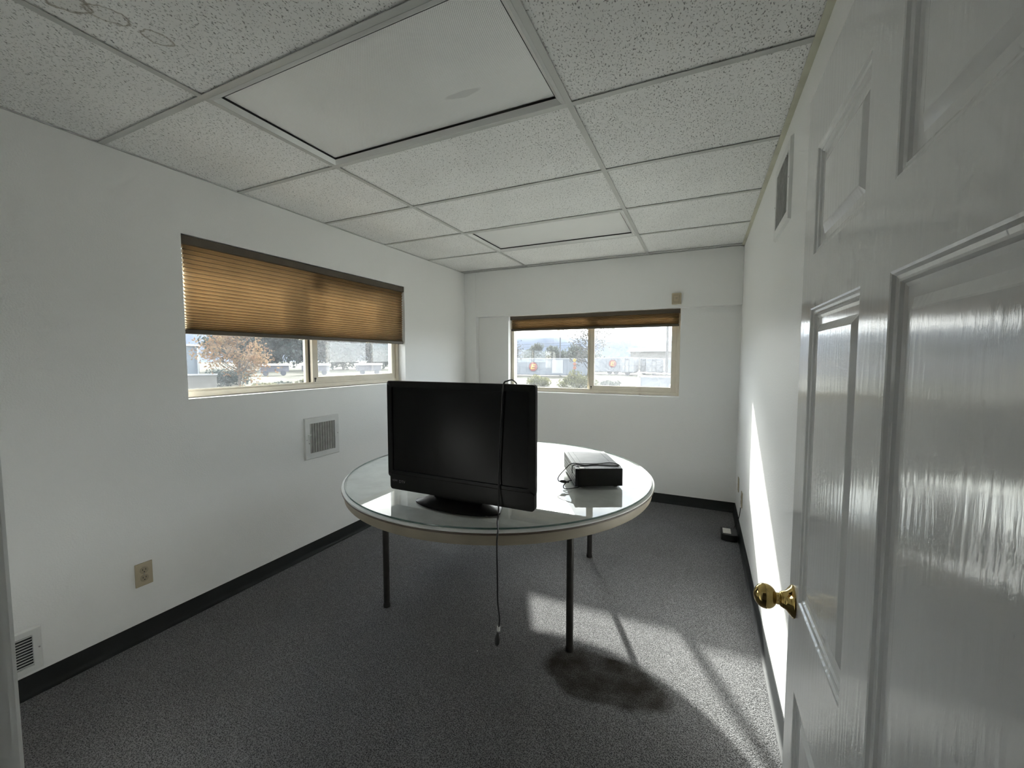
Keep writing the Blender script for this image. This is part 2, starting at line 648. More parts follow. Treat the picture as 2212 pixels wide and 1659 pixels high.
def tag(o, label, cat, group=None, kind=None):
    o['label'] = label
    o['category'] = cat
    if group:
        o['group'] = group
    if kind:
        o['kind'] = kind
    return o


def root(name, loc, label, cat, group=None, kind=None):
    o = bpy.data.objects.new(name, None)
    o.empty_display_size = .1
    o.location = loc
    COL.objects.link(o)
    return tag(o, label, cat, group, kind)


def dup_part(o, parent, loc=None):
    c = o.copy()
    COL.objects.link(c)
    c.parent = parent
    if loc is not None:
        c.location = loc
    return c


def text_mesh(txt, size, name, ext=0.0):
    cu = bpy.data.curves.new(name, 'FONT')
    cu.body = txt
    cu.size = size
    cu.extrude = ext
    cu.align_x = 'CENTER'
    cu.align_y = 'CENTER'
    cu.resolution_u = 3
    o = bpy.data.objects.new(name + '_tmp', cu)
    COL.objects.link(o)
    dg = bpy.context.evaluated_depsgraph_get()
    me = bpy.data.meshes.new_from_object(o.evaluated_get(dg))
    bpy.data.objects.remove(o)
    me.name = name
    return me


# ================================================================== room shell
XL, XR = -2.479, .303
YB, YBW = 4.08, 4.15          # beam / pilaster face, back wall face
ZC = 2.3525
YF = .162                     # room face of the door wall
T = .6096
XA = -1.702
XB = XA + 2 * T
R0 = .960

tag(B().box(-4.2, 2.4, -2.6, 4.5, -.12, 0).build('floor', 'carpet'),
    'dark grey loop-pile office carpet with a brown stain', 'floor', kind='structure')

# left wall with window opening
WL = dict(y0=1.26, y1=3.03, z0=1.172, z1=2.04)
b = B()
X0 = XL - .20
b.box(X0, XL, -2.6, WL['y0'], 0, 2.6)
b.box(X0, XL, WL['y1'], 4.45, 0, 2.6)
b.box(X0, XL, WL['y0'], WL['y1'], 0, WL['z0'])
b.box(X0, XL, WL['y0'], WL['y1'], WL['z1'], 2.6)
tag(b.build('wall_left', 'wall'), 'white textured plaster wall with the wide tan-shaded window', 'wall', kind='structure')

WB = dict(x0=-1.96, x1=-.19, z0=1.026, z1=1.90)
b = B()
b.box(XL, WB['x0'], YBW, 4.38, 0, 2.6)
b.box(WB['x1'], XR + .15, YBW, 4.38, 0, 2.6)
b.box(WB['x0'], WB['x1'], YBW, 4.38, 0, WB['z0'])
b.box(WB['x0'], WB['x1'], YBW, 4.38, WB['z1'], 2.6)
tag(b.build('wall_back', 'wall'), 'white far wall with the smaller sliding window', 'wall', kind='structure')
tag(B().box(-2.332, XR, YB, YBW, 1.852, 2.6).build('trim_1', 'wall', bevel=.003),
    'painted beam across the far wall above the window', 'beam', kind='structure')
tag(B().box(XL, -2.332, YB, YBW, 0, 2.6).build('trim_2', 'wall', bevel=.003),
    'narrow painted pilaster in the far left corner', 'pilaster', kind='structure')
tag(B().box(XR, XR + .15, YF - .12, YBW, 0, 2.6).build('wall_right', 'wall'),
    'white textured wall behind the open door', 'wall', kind='structure')

# wall with the doorway and the hall behind the camera
DX = .1955                    # door face
OX0, OX1 = -.697, .236
DTOP = 1.935
b = B()
b.box(XL, OX0 - .02, YF - .12, YF, 0, 2.6)
b.box(OX1 + .02, XR, YF - .12, YF, 0, 2.6)
b.box(OX0 - .02, OX1 + .02, YF - .12, YF, DTOP + .02, 2.6)
tag(b.build('wall_front', 'wall'), 'white wall with the doorway the room is seen through', 'wall', kind='structure')
tag(B().box(XL, 1.6, -2.4, -2.28, 0, 2.6).build('wall_hall_rear', 'wall'), 'plain hall wall opposite the doorway', 'wall', kind='structure')
tag(B().box(1.5, 1.62, -2.4, YF - .12, 0, 2.6).build('wall_hall_right', 'wall'), 'plain hall end wall right of the doorway', 'wall', kind='structure')
tag(B().box(XR, 1.6, YF - .12, YF, 0, 2.6).build('wall_hall_front', 'wall'), 'hall wall continuing right of the doorway', 'wall', kind='structure')

# door jambs and casing
b = B()
b.box(OX0 - .02, OX0, YF - .12, YF, 0, DTOP + .02)
b.box(OX0, OX1, YF - .12, YF, DTOP, DTOP + .02)
b.box(OX1, OX1 + .02, YF - .12, YF, 0, DTOP + .02)
jam = b.build('trim_3', 'trim')
tag(jam, 'white painted door jamb at the near left edge', 'door frame', kind='structure')
# casing profile on the room side (rounded, stepped)
prof = [(-.006, 0), (-.006, .006), (-.010, .010), (-.016, .009), (-.020, .012), (-.044, .013), (-.058, .010), (-.060, 0)]
b = B()
b.extrude([(OX0 + px, YF + py, 0) for px, py in prof], (0, 0, 0), (0, 0, DTOP + .06))
b.build('casing', 'trim', jam, smooth=True)
b = B()
b.extrude([(OX0 - .06, YF + py, DTOP - px) for px, py in prof], (0, 0, 0), (OX1 - OX0 + .06, 0, 0))
b.build('casing', 'trim', jam, smooth=True)
B().box(OX0, OX0 + .011, YF - .085, YF - .05, 0, DTOP).build('stop_strip', 'trim', jam, bevel=.002)


# cove base
def cove(name, p0, p1, nrm, label):
    p0, p1, n = Vector(p0), Vector(p1), Vector(nrm)
    prof = [(0, .088), (.0035, .088), (.0040, .084), (.0040, .026), (.006, .014), (.010, .007), (.017, .0035), (.020, .002), (.020, 0), (0, 0)]
    poly = [p0 + n * a + Vector((0, 0, h)) for a, h in prof]
    o = B().extrude(poly, p0, p1).build(name, 'rubber', smooth=True)
    return tag(o, label, 'baseboard', kind='structure')


cove('baseboard_left', (XL, YF, 0), (XL, YB, 0), (1, 0, 0), 'black rubber cove base along the left wall')
cove('baseboard_back', (-2.332, YBW, 0), (XR, YBW, 0), (0, -1, 0), 'black rubber cove base along the far wall')
cove('baseboard_right', (XR, YF, 0), (XR, YBW, 0), (-1, 0, 0), 'black rubber cove base along the right wall')

# ------------------------------------------------------------------ suspended ceiling
ceil = B().box(XL - .2, 1.7, -2.6, 4.5, 2.50, 2.62).build('ceiling', 'deck')
tag(ceil, 'suspended ceiling of speckled white tiles in a metal grid', 'ceiling', kind='structure')
rows = [R0 + T * k for k in range(-5, 6)]
rows = [r for r in rows if r > -2.2]
cols = [(XL, XA), (XA, XB), (XB, XR)]
ycells = list(zip(rows[:-1], rows[1:])) + [(rows[-1], YB)]
hw = .012
meshcache = {}
LIGHT_CELLS = {(1, round(R0, 3)), (1, round(R0 + 3 * T, 3))}
for ci, (xa, xb) in enumerate(cols):
    for (ya, yb) in ycells:
        if yb <= YF:
            continue
        if (ci, round(ya, 3)) in LIGHT_CELLS:
            continue
        ya2 = max(ya, YF)
        g = .0015
        x0, x1, y0, y1 = xa + g, xb - g, ya2 + g, yb - g
        stained = (ci == 1 and ya < .7 < yb)
        key = (round(x1 - x0, 4), round(y1 - y0, 4), stained)
        c = ((x0 + x1) / 2, (y0 + y1) / 2, ZC + .0045)
        if key not in meshcache:
            me = B().box(-(x1 - x0) / 2, (x1 - x0) / 2, -(y1 - y0) / 2, (y1 - y0) / 2, 0, .015).mesh('ceiling_tile')
            me.materials.append(M['tile_stained' if stained else 'tile'])
            meshcache[key] = me
        o = bpy.data.objects.new('ceiling_tile', meshcache[key])
        o.location = c
        COL.objects.link(o)
        o.parent = ceil
# hall ceiling panel (behind the doorway wall)
B().box(XL, 1.6, -2.4, YF - .001, ZC, ZC + .02).build('ceiling_panel', 'wall', ceil)


def tee(name, x0, x1, y0, y1):
    b = B()
    b.box(x0, x1, y0, y1, ZC - .0012, ZC + .0012)
    if x1 - x0 < y1 - y0:
        xm = (x0 + x1) / 2
        b.box(xm - .001, xm + .001, y0, y1, ZC + .0012, ZC + .04)
    else:
        ym = (y0 + y1) / 2
        b.box(x0, x1, ym - .001, ym + .001, ZC + .0012, ZC + .03)
    return b.build(name, 'tee', ceil)


for x in (XA, XB):
    tee('main_tee', x - hw, x + hw, YF, YB)
for r in rows:
    if r < YF:
        continue
    for (xa, xb) in cols:
        tee('cross_tee', xa + (hw if xa > XL else 0), xb - (hw if xb < XR else 0), r - hw, r + hw)
for nm, mat, (x0, x1, y0, y1) in (('wall_angle', 'tee', (XL, XL + .006, YF, YB)), ('wall_angle', 'tee_aged', (XR - .022, XR, YF, YB)),
                                  ('wall_angle', 'tee', (XL, XR, YB - .022, YB)), ('wall_angle', 'tee', (XL, XR, YF, YF + .022))):
    B().box(x0, x1, y0, y1, ZC - .0025, ZC - .0010).build(nm, mat, ceil)


# ------------------------------------------------------------------ ceiling lights (switched off)
def troffer(y0, label):
    x0, x1, y1 = XA + hw, XB - hw, y0 + T - hw
    y0 = y0 + hw
    r = root('ceiling_light', ((x0 + x1) / 2, (y0 + y1) / 2, ZC), label, 'ceiling light', 'recessed ceiling lights')
    fw = .028
    b = B()
    # sloping door-frame: outer lip at the grid, inner lip higher
    lip, rise = .004, .010
    O = [(x0, y0), (x1, y0), (x1, y1), (x0, y1)]
    I = [(x0 + fw, y0 + fw), (x1 - fw, y0 + fw), (x1 - fw, y1 - fw), (x0 + fw, y1 - fw)]
    Mi = [(x0 + .010, y0 + .010), (x1 - .010, y0 + .010), (x1 - .010, y1 - .010), (x0 + .010, y1 - .010)]
    vs = [(*q, ZC - .002) for q in O] + [(*q, ZC - .006) for q in Mi] + [(*q, ZC + rise) for q in I] + [(*q, ZC + .03) for q in I] + [(*q, ZC + .03) for q in O]
    fs = []
    for a in range(4):
        for i in range(4):
            fs.append((a * 4 + i, a * 4 + (i + 1) % 4, (a + 1) * 4 + (i + 1) % 4, (a + 1) * 4 + i))
    for i in range(4):
        fs.append((16 + i, 16 + (i + 1) % 4, (i + 1) % 4, i))
    b._a(vs, fs)
    b.build('frame', 'troffer', r)
    B().box(x0 + fw - .004, x1 - fw + .004, y0 + fw - .004, y1 - fw + .004, ZC + .018, ZC + .021).build('lens', 'lens', r)
    shadow_strips = B()
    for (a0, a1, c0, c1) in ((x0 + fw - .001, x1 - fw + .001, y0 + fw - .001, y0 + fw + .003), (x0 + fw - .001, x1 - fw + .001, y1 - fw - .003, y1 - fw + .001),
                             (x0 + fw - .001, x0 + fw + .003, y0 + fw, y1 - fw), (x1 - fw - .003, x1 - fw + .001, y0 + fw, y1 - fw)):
        shadow_strips.box(a0, a1, c0, c1, ZC + .0105, ZC + .018)
    shadow_strips.build('lens_shadow_line', 'slot', r)  # black strips stand in for the shadow line between frame and lens
    B().box(x0, x1, y0, y1, ZC + .031, ZC + .11).build('housing', 'troffer', r)
    return r


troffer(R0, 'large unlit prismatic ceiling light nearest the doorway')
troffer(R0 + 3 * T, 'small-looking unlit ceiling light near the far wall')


# ================================================================== windows
def slider(name, P, label, uax, nax, w, h, mull, label_s=None):
    """sliding window in local u (width) / z, n pointing into the room.  P = lower left corner of the frame on the glass plane"""
    P = Vector(P)
    u, n, z = Vector(uax), Vector(nax), Vector((0, 0, 1))
    r = root(name, P, label, 'window', kind='structure')

    def bar(nm, u0, u1, z0, z1, n0, n1, mat, par=r, bevel=.0015):
        c = P + u * (u0 + u1) / 2 + z * (z0 + z1) / 2 + n * (n0 + n1) / 2
        return B().obox(c, (u, n, z), ((u1 - u0) / 2, (n1 - n0) / 2, (z1 - z0) / 2)).build(nm, mat, par, bevel=bevel)
    fr = .030
    bar('frame_rail', 0, w, 0, fr, -.04, .04, 'almond')
    bar('frame_rail', 0, w, h - fr, h, -.04, .04, 'almond')
    bar('frame_stile', 0, fr, fr, h - fr, -.04, .04, 'almond')
    bar('frame_stile', w - fr, w, fr, h - fr, -.04, .04, 'almond')
    bar('track_lip', fr, w - fr, fr, fr + .012, .030, .034, 'almond', bevel=0)
    # fixed light
    bar('meeting_stile', mull - .024, mull, fr, h - fr, -.030, -.006, 'almond')
    bar('weather_gap', mull, mull + .007, fr, h - fr, -.028, .004, 'winshadow', bevel=0)
    bar('pane', fr, mull - .024, fr, h - fr, -.021, -.016, 'pane', bevel=0)
    # sliding sash
    s0, s1 = mull + .007, w - fr
    sw = .046
    sash = bar('sash', s0, s0 + sw, fr + .003, h - fr - .003, .004, .028, 'almond')
    bar('sash_stile', s1 - sw, s1, fr + .003, h - fr - .003, .004, .028, 'almond', sash)
    bar('sash_rail', s0 + sw, s1 - sw, fr + .003, fr + .003 + sw, .004, .028, 'almond', sash)
    bar('sash_rail', s0 + sw, s1 - sw, h - fr - .003 - sw, h - fr - .003, .004, .028, 'almond', sash)
    bar('pane', s0 + sw - .005, s1 - sw + .005, fr + sw - .005, h - fr - sw + .005, .013, .018, 'pane', sash, 0)
    bar('screen', s0 + .01, s1 - .005, fr + .004, h - fr - .004, -.032, -.031, 'screen', r, 0)
    lat = bar('latch', s0 + .012, s0 + .024, fr + .03, fr + .042, .028, .036, 'winshadow', sash, .001)
    bar('latch_lever', s0 + .016, s0 + .020, fr + .010, fr + .03, .028, .032, 'winshadow', sash, 0)
    return r


# left wall: u runs +y, room normal +x
slider('window_1', (XL - .115, WL['y0'] + .005, WL['z0'] + .004), 'wide sliding window in the left wall, half covered by its tan shade',
       (0, 1, 0), (1, 0, 0), WL['y1'] - WL['y0'] - .01, WL['z1'] - WL['z0'] - .008, .835)
slider('window_2', (WB['x0'] + .005, YBW + .115, WB['z0'] + .004), 'sliding window in the far wall with its shade raised',
       (1, 0, 0), (0, -1, 0), WB['x1'] - WB['x0'] - .01, WB['z1'] - WB['z0'] - .008, .885)


# ------------------------------------------------------------------ cellular shades
def shade(name, P, uax, nax, w, ztop, zfab0, zfab1, zbot, label, npl, squash, dep=.013, tabs=()):
    """P on the room-side plane, lower left; fabric from zfab0 (top) to zfab1 (bottom), rail to zbot"""
    P = Vector(P)
    u, n, z = Vector(uax), Vector(nax), Vector((0, 0, 1))
    r = root(name, P + z * zbot, label, 'window shade', 'cellular shades')

    def pt(a, zz, d):
        return P + u * a + z * zz + n * d

    def bar(nm, u0, u1, z0, z1, n0, n1, mat, bevel=.003):
        c = pt((u0 + u1) / 2, (z0 + z1) / 2, (n0 + n1) / 2)
        return B().obox(c, (u, n, z), ((u1 - u0) / 2, (n1 - n0) / 2, (z1 - z0) / 2)).build(nm, mat, r, bevel=bevel)
    hr = bar('head_rail', 0, w, zfab0, ztop, -.042, 0, 'shade_rail')
    c = B().obox(pt(-.001, (zfab0 + ztop) / 2, -.021), (u, n, z), (.0035, .0225, (ztop - zfab0) / 2 + .001))
    c.build('end_cap', 'shade_rail', hr)
    c = B().obox(pt(w + .001, (zfab0 + ztop) / 2, -.021), (u, n, z), (.0035, .0225, (ztop - zfab0) / 2 + .001))
    c.build('end_cap', 'shade_rail', hr)
    br = bar('bottom_rail', .003, w - .003, zbot, zfab1, -.036, -.004, 'shade_rail', .004)
    for a in tabs:
        c = B().obox(pt(a, zbot - .002, -.012), (u, n, z), (.014, .008, .004))
        c.build('pull_tab', 'clear_tab', br, bevel=.001)
    # fabric: two pleated skins meeting in the middle (honeycomb)
    zs = []
    for i in range(2 * npl + 1):
        f = i / (2 * npl)
        f2 = f + squash * math.sin(PI * f) * .0
        if squash:
            f2 = 1 - (1 - f) ** (1 + squash)
        zs.append(zfab0 + (zfab1 - zfab0) * f2)
    sm = B()
    for i in range(0, len(zs), 2):
        sm.obox(pt(w / 2 + .003, zs[i], -.021), (u, n, z), (w / 2 - .009, .0030, .0016))
    sm.build('cell_seams', 'shade_rail', r)
    for side in (0, 1):
        b = B()
        vs, fs = [], []
        a0, a1 = .012, w - .006
        nn = 2
        for i, zz in enumerate(zs):
            out = (i % 2 == 1)
            d = -.021 + (dep if out else .0012) * (1 if side == 0 else -1)
            vs += [pt(a0, zz, d), pt(a1, zz, d)]
        for i in range(len(zs) - 1):
            fs.append((2 * i, 2 * i + 1, 2 * i + 3, 2 * i + 2))
        b._a(vs, fs)
        o = b.build('pleated_fabric', 'shade', r, merge=False)
    return r


shade('window_shade', (XL - .006, WL['y0'] + .004, 0), (0, 1, 0), (1, 0, 0), WL['y1'] - WL['y0'] - .010,
      2.036, 1.992, 1.545, 1.520, 'wide tan cellular shade lowered over the left wall window', 25, .40, tabs=(.70, 1.32))
shade('window_shade', (WB['x0'] + .030, YBW - .004, 0), (1, 0, 0), (0, -1, 0), WB['x1'] - WB['x0'] - .040,
      1.850, 1.812, 1.712, 1.690, 'brown cellular shade raised to a short band on the far window', 11, .55, tabs=(.55, 1.12))

# ================================================================== door
Y0D, Y1D = .193, 1.093
ycut = [Y0D, .290, .624, .723, 1.012, Y1D]
zcut = [.012, .205, .679, .873, 1.488, 1.592, 1.803, 1.930]
door = root('door_1', (DX, Y0D, 0), 'glossy white six-panel door standing open on the right', 'door', kind='structure')
TH = .035
b = B()
holes = set()
for j in range(7):
    for i in range(5):
        if i in (1, 3) and j in (1, 3, 5):
            holes.add((i, j))
            continue
        b.quad((DX, ycut[i], zcut[j]), (DX, ycut[i + 1], zcut[j]), (DX, ycut[i + 1], zcut[j + 1]), (DX, ycut[i], zcut[j + 1]))
xb = DX + TH
b.quad((xb, Y0D, .012), (xb, Y1D, .012), (xb, Y1D, 1.93), (xb, Y0D, 1.93))
b.quad((DX, Y0D, .012), (xb, Y0D, .012), (xb, Y0D, 1.93), (DX, Y0D, 1.93))
b.quad((DX, Y1D, .012), (xb, Y1D, .012), (xb, Y1D, 1.93), (DX, Y1D, 1.93))
b.quad((DX, Y0D, .012), (DX, Y1D, .012), (xb, Y1D, .012), (xb, Y0D, .012))
b.quad((DX, Y0D, 1.93), (DX, Y1D, 1.93), (xb, Y1D, 1.93), (xb, Y0D, 1.93))
slab = b.build('slab', 'door', door, merge=False)
bm = bmesh.new()
bm.from_mesh(slab.data)
bmesh.ops.remove_doubles(bm, verts=bm.verts, dist=1e-5)
bmesh.ops.recalc_face_normals(bm, faces=bm.faces)
bm.to_mesh(slab.data)
bm.free()
PROF = [(0, 0), (.003, .0008), (.006, .0040), (.010, .0052), (.013, .0052), (.016, .0085), (.021, .0105), (.034, .0108), (.047, .0048), (.049, .0044)]
for (i, j) in sorted(holes):
    y0, y1, z0, z1 = ycut[i], ycut[i + 1], zcut[j], zcut[j + 1]
    vs, fs = [], []
    for ins, dp in PROF:
        vs += [(DX + dp, y0 + ins, z0 + ins), (DX + dp, y1 - ins, z0 + ins), (DX + dp, y1 - ins, z1 - ins), (DX + dp, y0 + ins, z1 - ins)]
    for a in range(len(PROF) - 1):
        for k in range(4):
            fs.append((a * 4 + k, a * 4 + (k + 1) % 4, (a + 1) * 4 + (k + 1) % 4, (a + 1) * 4 + k))
    e = (len(PROF) - 1) * 4
    fs.append((e, e + 1, e + 2, e + 3))
    b = B()
    b._a(vs, fs)
    o = b.build('panel', 'door', door, merge=False)
    # make the normals face the room
    bm = bmesh.new()
    bm.from_mesh(o.data)
    bmesh.ops.recalc_face_normals(bm, faces=bm.faces)
    if sum(f.normal.x for f in bm.faces) > 0:
        bmesh.ops.reverse_faces(bm, faces=bm.faces)
    bm.to_mesh(o.data)
    bm.free()
KY, KZ = 1.052, .855
rose_prof = [(0, .0345), (.002, .0345), (.004, .033), (.007, .029), (.014, .0205), (.017, .0185), (.020, .0175), (.021, .0165)]
neck_prof = [(.020, .0155), (.022, .0165), (.024, .0155), (.026, .0125), (.034, .0118), (.038, .0125)]
ball = []
cx_, R_ = .053, .0265
for k in range(15):
    a = -PI / 2 + .35 + (PI - .35) * k / 14
    ball.append((cx_ + R_ * .88 * math.sin(a), max(R_ * math.cos(a), 0.0)))
for sgn, x in ((-1, DX), (1, DX + TH)):
    kn = B().lathe(rose_prof, (x, KY, KZ), (sgn, 0, 0), 40).build('rosette', 'brass', door, smooth=True)
    B().lathe(neck_prof, (x, KY, KZ), (sgn, 0, 0), 32).build('neck', 'brass', kn, smooth=True)
    B().lathe([(h, r) for h, r in ball], (x, KY, KZ), (sgn, 0, 0), 40).build('knob', 'brass', kn, smooth='all')
B().obox((DX - .0285, KY - .002, KZ - .0116), ((1, 0, 0), (0, 1, 0), (0, 0, 1)), (.002, .002, .0006)).build('release_pin', 'slot', door)
for zz in (.22, 1.0, 1.72):
    B().tube([(DX + .002, Y0D - .006, zz - .045), (DX + .002, Y0D - .006, zz + .045)], .006, 10).build('hinge', 'brass', door)


# ================================================================== wall fittings
def bars_vent(name, O, uax, nax, w, h, fw, nfin, label, vertical=True, lever=None, mat='white_metal', finmat='fin'):
    """O = lower-left on wall plane; louvred register"""
    O = Vector(O)
    u, n, z = Vector(uax), Vector(nax), Vector((0, 0, 1))
    r = root(name, O + u * w / 2, label, 'wall vent', 'air vents')

    def bar(nm, u0, u1, z0, z1, n0, n1, mt, par=r, bevel=.001):
        c = O + u * (u0 + u1) / 2 + z * (z0 + z1) / 2 + n * (n0 + n1) / 2
        return B().obox(c, (u, n, z), ((u1 - u0) / 2, (n1 - n0) / 2, (z1 - z0) / 2)).build(nm, mt, par, bevel=bevel)
    t_ = .011
    b = B()
    # bevelled picture-frame face
    o4 = [(0, 0), (w, 0), (w, h), (0, h)]
    m4 = [(.006, .006), (w - .006, .006), (w - .006, h - .006), (.006, h - .006)]
    i4 = [(fw, fw), (w - fw, fw), (w - fw, h - fw), (fw, h - fw)]
    vs = [O + u * a + z * c for a, c in o4] + [O + u * a + z * c + n * t_ for a, c in m4] + [O + u * a + z * c + n * t_ for a, c in i4] + [O + u * a + z * c for a, c in i4]
    fs = []
    for q in range(3):
        for k in range(4):
            fs.append((q * 4 + k, q * 4 + (k + 1) % 4, (q + 1) * 4 + (k + 1) % 4, (q + 1) * 4 + k))
    b._a(vs, fs)
    b.build('frame', mat, r)
    bar('duct_backing', fw, w - fw, fw, h - fw, .0002, .0010, 'duct', r, 0)
    if vertical:
        for k in range(nfin):
            uu = fw + (w - 2 * fw) * (k + .5) / nfin
            c = O + u * uu + z * h / 2 + n * .0055
            B().obox(c, (u * .72 + n * .69, u * -.69 + n * .72, z), ((w - 2 * fw) / nfin * .33, .0007, (h - 2 * fw) / 2)).build('fin', finmat, r)
    else:
        for k in range(nfin):
            zz = fw + (h - 2 * fw) * (k + .5) / nfin
            c = O + u * w / 2 + z * zz + n * .006
            B().obox(c, (z * .8 + n * .6, n * .8 + z * -.6, u), ((h - 2 * fw) / nfin * .30, .0007, (w - 2 * fw) / 2)).build('fin', finmat, r)
    if lever is not None:
        bar('lever_slot', fw - .010, fw - .005, h * .38, h * .60, t_ - .0005, t_ + .0008, 'slot', r, 0)
        lv = bar('lever', fw - .018, fw + .002, h * .585, h * .605, t_, t_ + .016, mat, r)
        bar('lever_arm', fw - .0105, fw - .0045, h * .40, h * .59, t_, t_ + .005, mat, lv)
    for (uu, zz) in ((fw * .4, h * .48), (w - fw * .4, h * .52)):
        c = O + u * uu + z * zz
        B().lathe([(0, .0032), (.001, .003), (.0014, .001)], c + n * t_, n, 10).build('screw', 'screw', r)
    return r


bars_vent('wall_vent', (XL, 1.947, .682), (0, 1, 0), (1, 0, 0), .298, .293, .042, 10,
          'square white louvred air vent below the left window', True, lever=True)
bars_vent('wall_vent', (XR, 2.335, 1.938), (0, -1, 0), (-1, 0, 0), .37, .325, .042, 14,
          'white louvred air vent high on the right wall near the door top', True)
bars_vent('wall_vent', (XL, .445, .098), (0, 1, 0), (1, 0, 0), .231, .186, .028, 11,
          'small white vent low on the left wall beside the door frame', False, finmat='white_metal')


def outlet(O, uax, nax, label, kind='duplex', w=.070, h=.115, group='outlet plates', mat='ivory'):
    O = Vector(O)
    u, n, z = Vector(uax), Vector(nax), Vector((0, 0, 1))
    r = root('wall_outlet', O - z * h / 2, label, 'wall outlet', group)

    def bar(nm, cu, cz, hu, hz, n0, n1, mt, par=r, bevel=0):
        c = O + u * cu + z * cz + n * (n0 + n1) / 2
        return B().obox(c, (u, n, z), (hu, (n1 - n0) / 2, hz)).build(nm, mt, par, bevel=bevel)
    bar('plate', 0, 0, w / 2, h / 2, 0, .006, mat, r, .002)
    if kind == 'duplex':
        for s in (-1, 1):
            rc = B().lathe([(0, .0172), (.0018, .0172), (.0022, .0165)], O + z * s * .0195 + n * .006, n, 20).build('receptacle', 'ivory_dark', r)
            for du in (-.0062, .0062):
                bar('slot', du, s * .0195 + .004, .0011, .0042, .0080, .0086, 'slot', rc)
            bar('slot', 0, s * .0195 - .0075, .0022, .0022, .0080, .0086, 'slot', rc)
        B().lathe([(0, .003), (.0012, .0025)], O + n * .006, n, 10).build('screw', 'screw', r)
    elif kind == 'jacks':
        for du in (-.011, .011):
            for dz in (-.004, .018):
                bar('jack', du, dz, .0055, .0065, .0058, .0066, 'slot', r)
        for dz in (-.042, .042):
            B().lathe([(0, .003), (.0012, .0025)], O + z * dz + n * .006, n, 10).build('screw', 'screw', r)
    else:
        B().lathe([(0, .003), (.0012, .0025)], O + n * .006, n, 10).build('screw', 'screw', r)
    return r


outlet((XL, 1.027, .327), (0, 1, 0), (1, 0, 0), 'ivory duplex power outlet low on the left wall near the doorway')
outlet((XL, 2.338, .310), (0, 1, 0), (1, 0, 0), 'ivory plate with four jack holes at the left edge of the table', 'jacks')
outlet((XR, 3.84, .344), (0, 1, 0), (-1, 0, 0), 'ivory wall plate on the right wall nearest the far corner', 'blank')
outlet((XR, 3.525, .316), (0, 1, 0), (-1, 0, 0), 'ivory wall plate on the right wall above the black adapter', 'duplex')

# small beige sounder on the beam
r = root('wall_sounder', (-.226, YB, 1.880), 'small square beige sounder box on the beam right of the window', 'sounder')
B().box(-.266, -.186, YB - .030, YB, 1.880, 1.982).build('case', 'ivory', r, bevel=.006, seg=3)
B().box(-.254, -.198, YB - .033, YB - .028, 1.898, 1.968).build('grille_frame', 'ivory_dark', r, bevel=.002)
B().box(-.246, -.206, YB - .036, YB - .031, 1.908, 1.958).build('grille', 'ivory', r, bevel=.002)
B().lathe([(0, .010), (.003, .009), (.004, .006)], (-.226, YB - .036, 1.935), (0, -1, 0), 18).build('speaker', 'ivory_dark', r)

# ================================================================== round table
TCX, TCY, TZ, TR = -1.120, 2.245, .700, .905
tb = root('round_table', (TCX, TCY, 0), 'large round folding table with pale top, beige apron and dark legs', 'table')
B().lathe([(-.012, .0), (-.012, TR - .004), (-.009, TR), (-.003, TR), (0, TR - .004), (0, 0)], (TCX, TCY, TZ), (0, 0, 1), 128).build('tabletop', 'laminate', tb, smooth=True)
B().lathe([(0, TR - .003), (.003, TR + .0012), (.009, TR + .0012), (.012, TR - .003), (.012, TR - .03), (0, TR - .03), (0, TR - .003)], (TCX, TCY, TZ - .020), (0, 0, 1), 128, False).build('edge_band', 'edgeband', tb, smooth=True)
B().lathe([(0, TR - .035), (-.046, TR - .035), (-.046, TR - .016), (-.040, TR - .012), (0, TR - .012), (0, TR - .035)], (TCX, TCY, TZ - .020), (0, 0, 1), 128, False).build('apron', 'apron', tb, smooth=True)
LEGS = [(-1.573, 1.731), (-.540, 1.824), (-.683, 2.775), (-1.705, 2.67)]
for k, (lx, ly) in enumerate(LEGS):
    lg = B().tube([(lx, ly, .012), (lx, ly, TZ - .03)], .0175, 12).build('leg', 'leg', tb, smooth=True)
    B().lathe([(0, .0205), (.012, .0205), (.022, .0180)], (lx, ly, .0005), (0, 0, 1), 14).build('foot_cap', 'leg', lg, smooth=True)
    d = Vector((TCX - lx, TCY - ly, 0)).normalized()
    s = Vector((-d.y, d.x, 0))
    B().obox(Vector((lx, ly, TZ - .068)), (s, d, (0, 0, 1)), (.030, .022, .014)).build('bracket', 'leg', lg, bevel=.004)
for (a, c) in ((0, 1), (2, 3)):
    B().tube([(*LEGS[a], TZ - .05), (*LEGS[c], TZ - .05)], .011, 10).build('cross_bar', 'leg', tb)
B().box(-.960, -.925, 1.488, 1.500, .585, .660).build('label_tag', 'sticker', tb)

gs = root('glass_sheet', (TCX, TCY, TZ), 'round clear glass sheet lying on the table top', 'glass sheet')
GR = TR - .013
B().lathe([(.0085, 0), (.0085, GR - .0008)], (TCX, TCY, TZ), (0, 0, 1), 128, False).build('pane', 'glass_sheet', gs)
B().lathe([(.0085, GR - .0008), (.0075, GR), (.0012, GR), (.0006, GR - .0008)], (TCX, TCY, TZ), (0, 0, 1), 128, False).build('edge', 'glass_edge', gs, smooth=True)
GZ = TZ + .0095

# ================================================================== television
tx0, tx1, tyf, tz0, tz1 = -1.388, -.612, 1.553, .752, 1.281
tv = root('television', (-1.0, 1.60, GZ), 'black flat television on a stand facing the doorway', 'television')


def rrect(x0, x1, z0, z1, r, n=5):
    pts = []
    for (cx, cz, a0) in ((x1 - r, z1 - r, 0), (x0 + r, z1 - r, 90), (x0 + r, z0 + r, 180), (x1 - r, z0 + r, 270)):
        for k in range(n + 1):
            a = math.radians(a0 + 90 * k / n)
            pts.append((cx + r * math.cos(a), cz + r * math.sin(a)))
    return pts


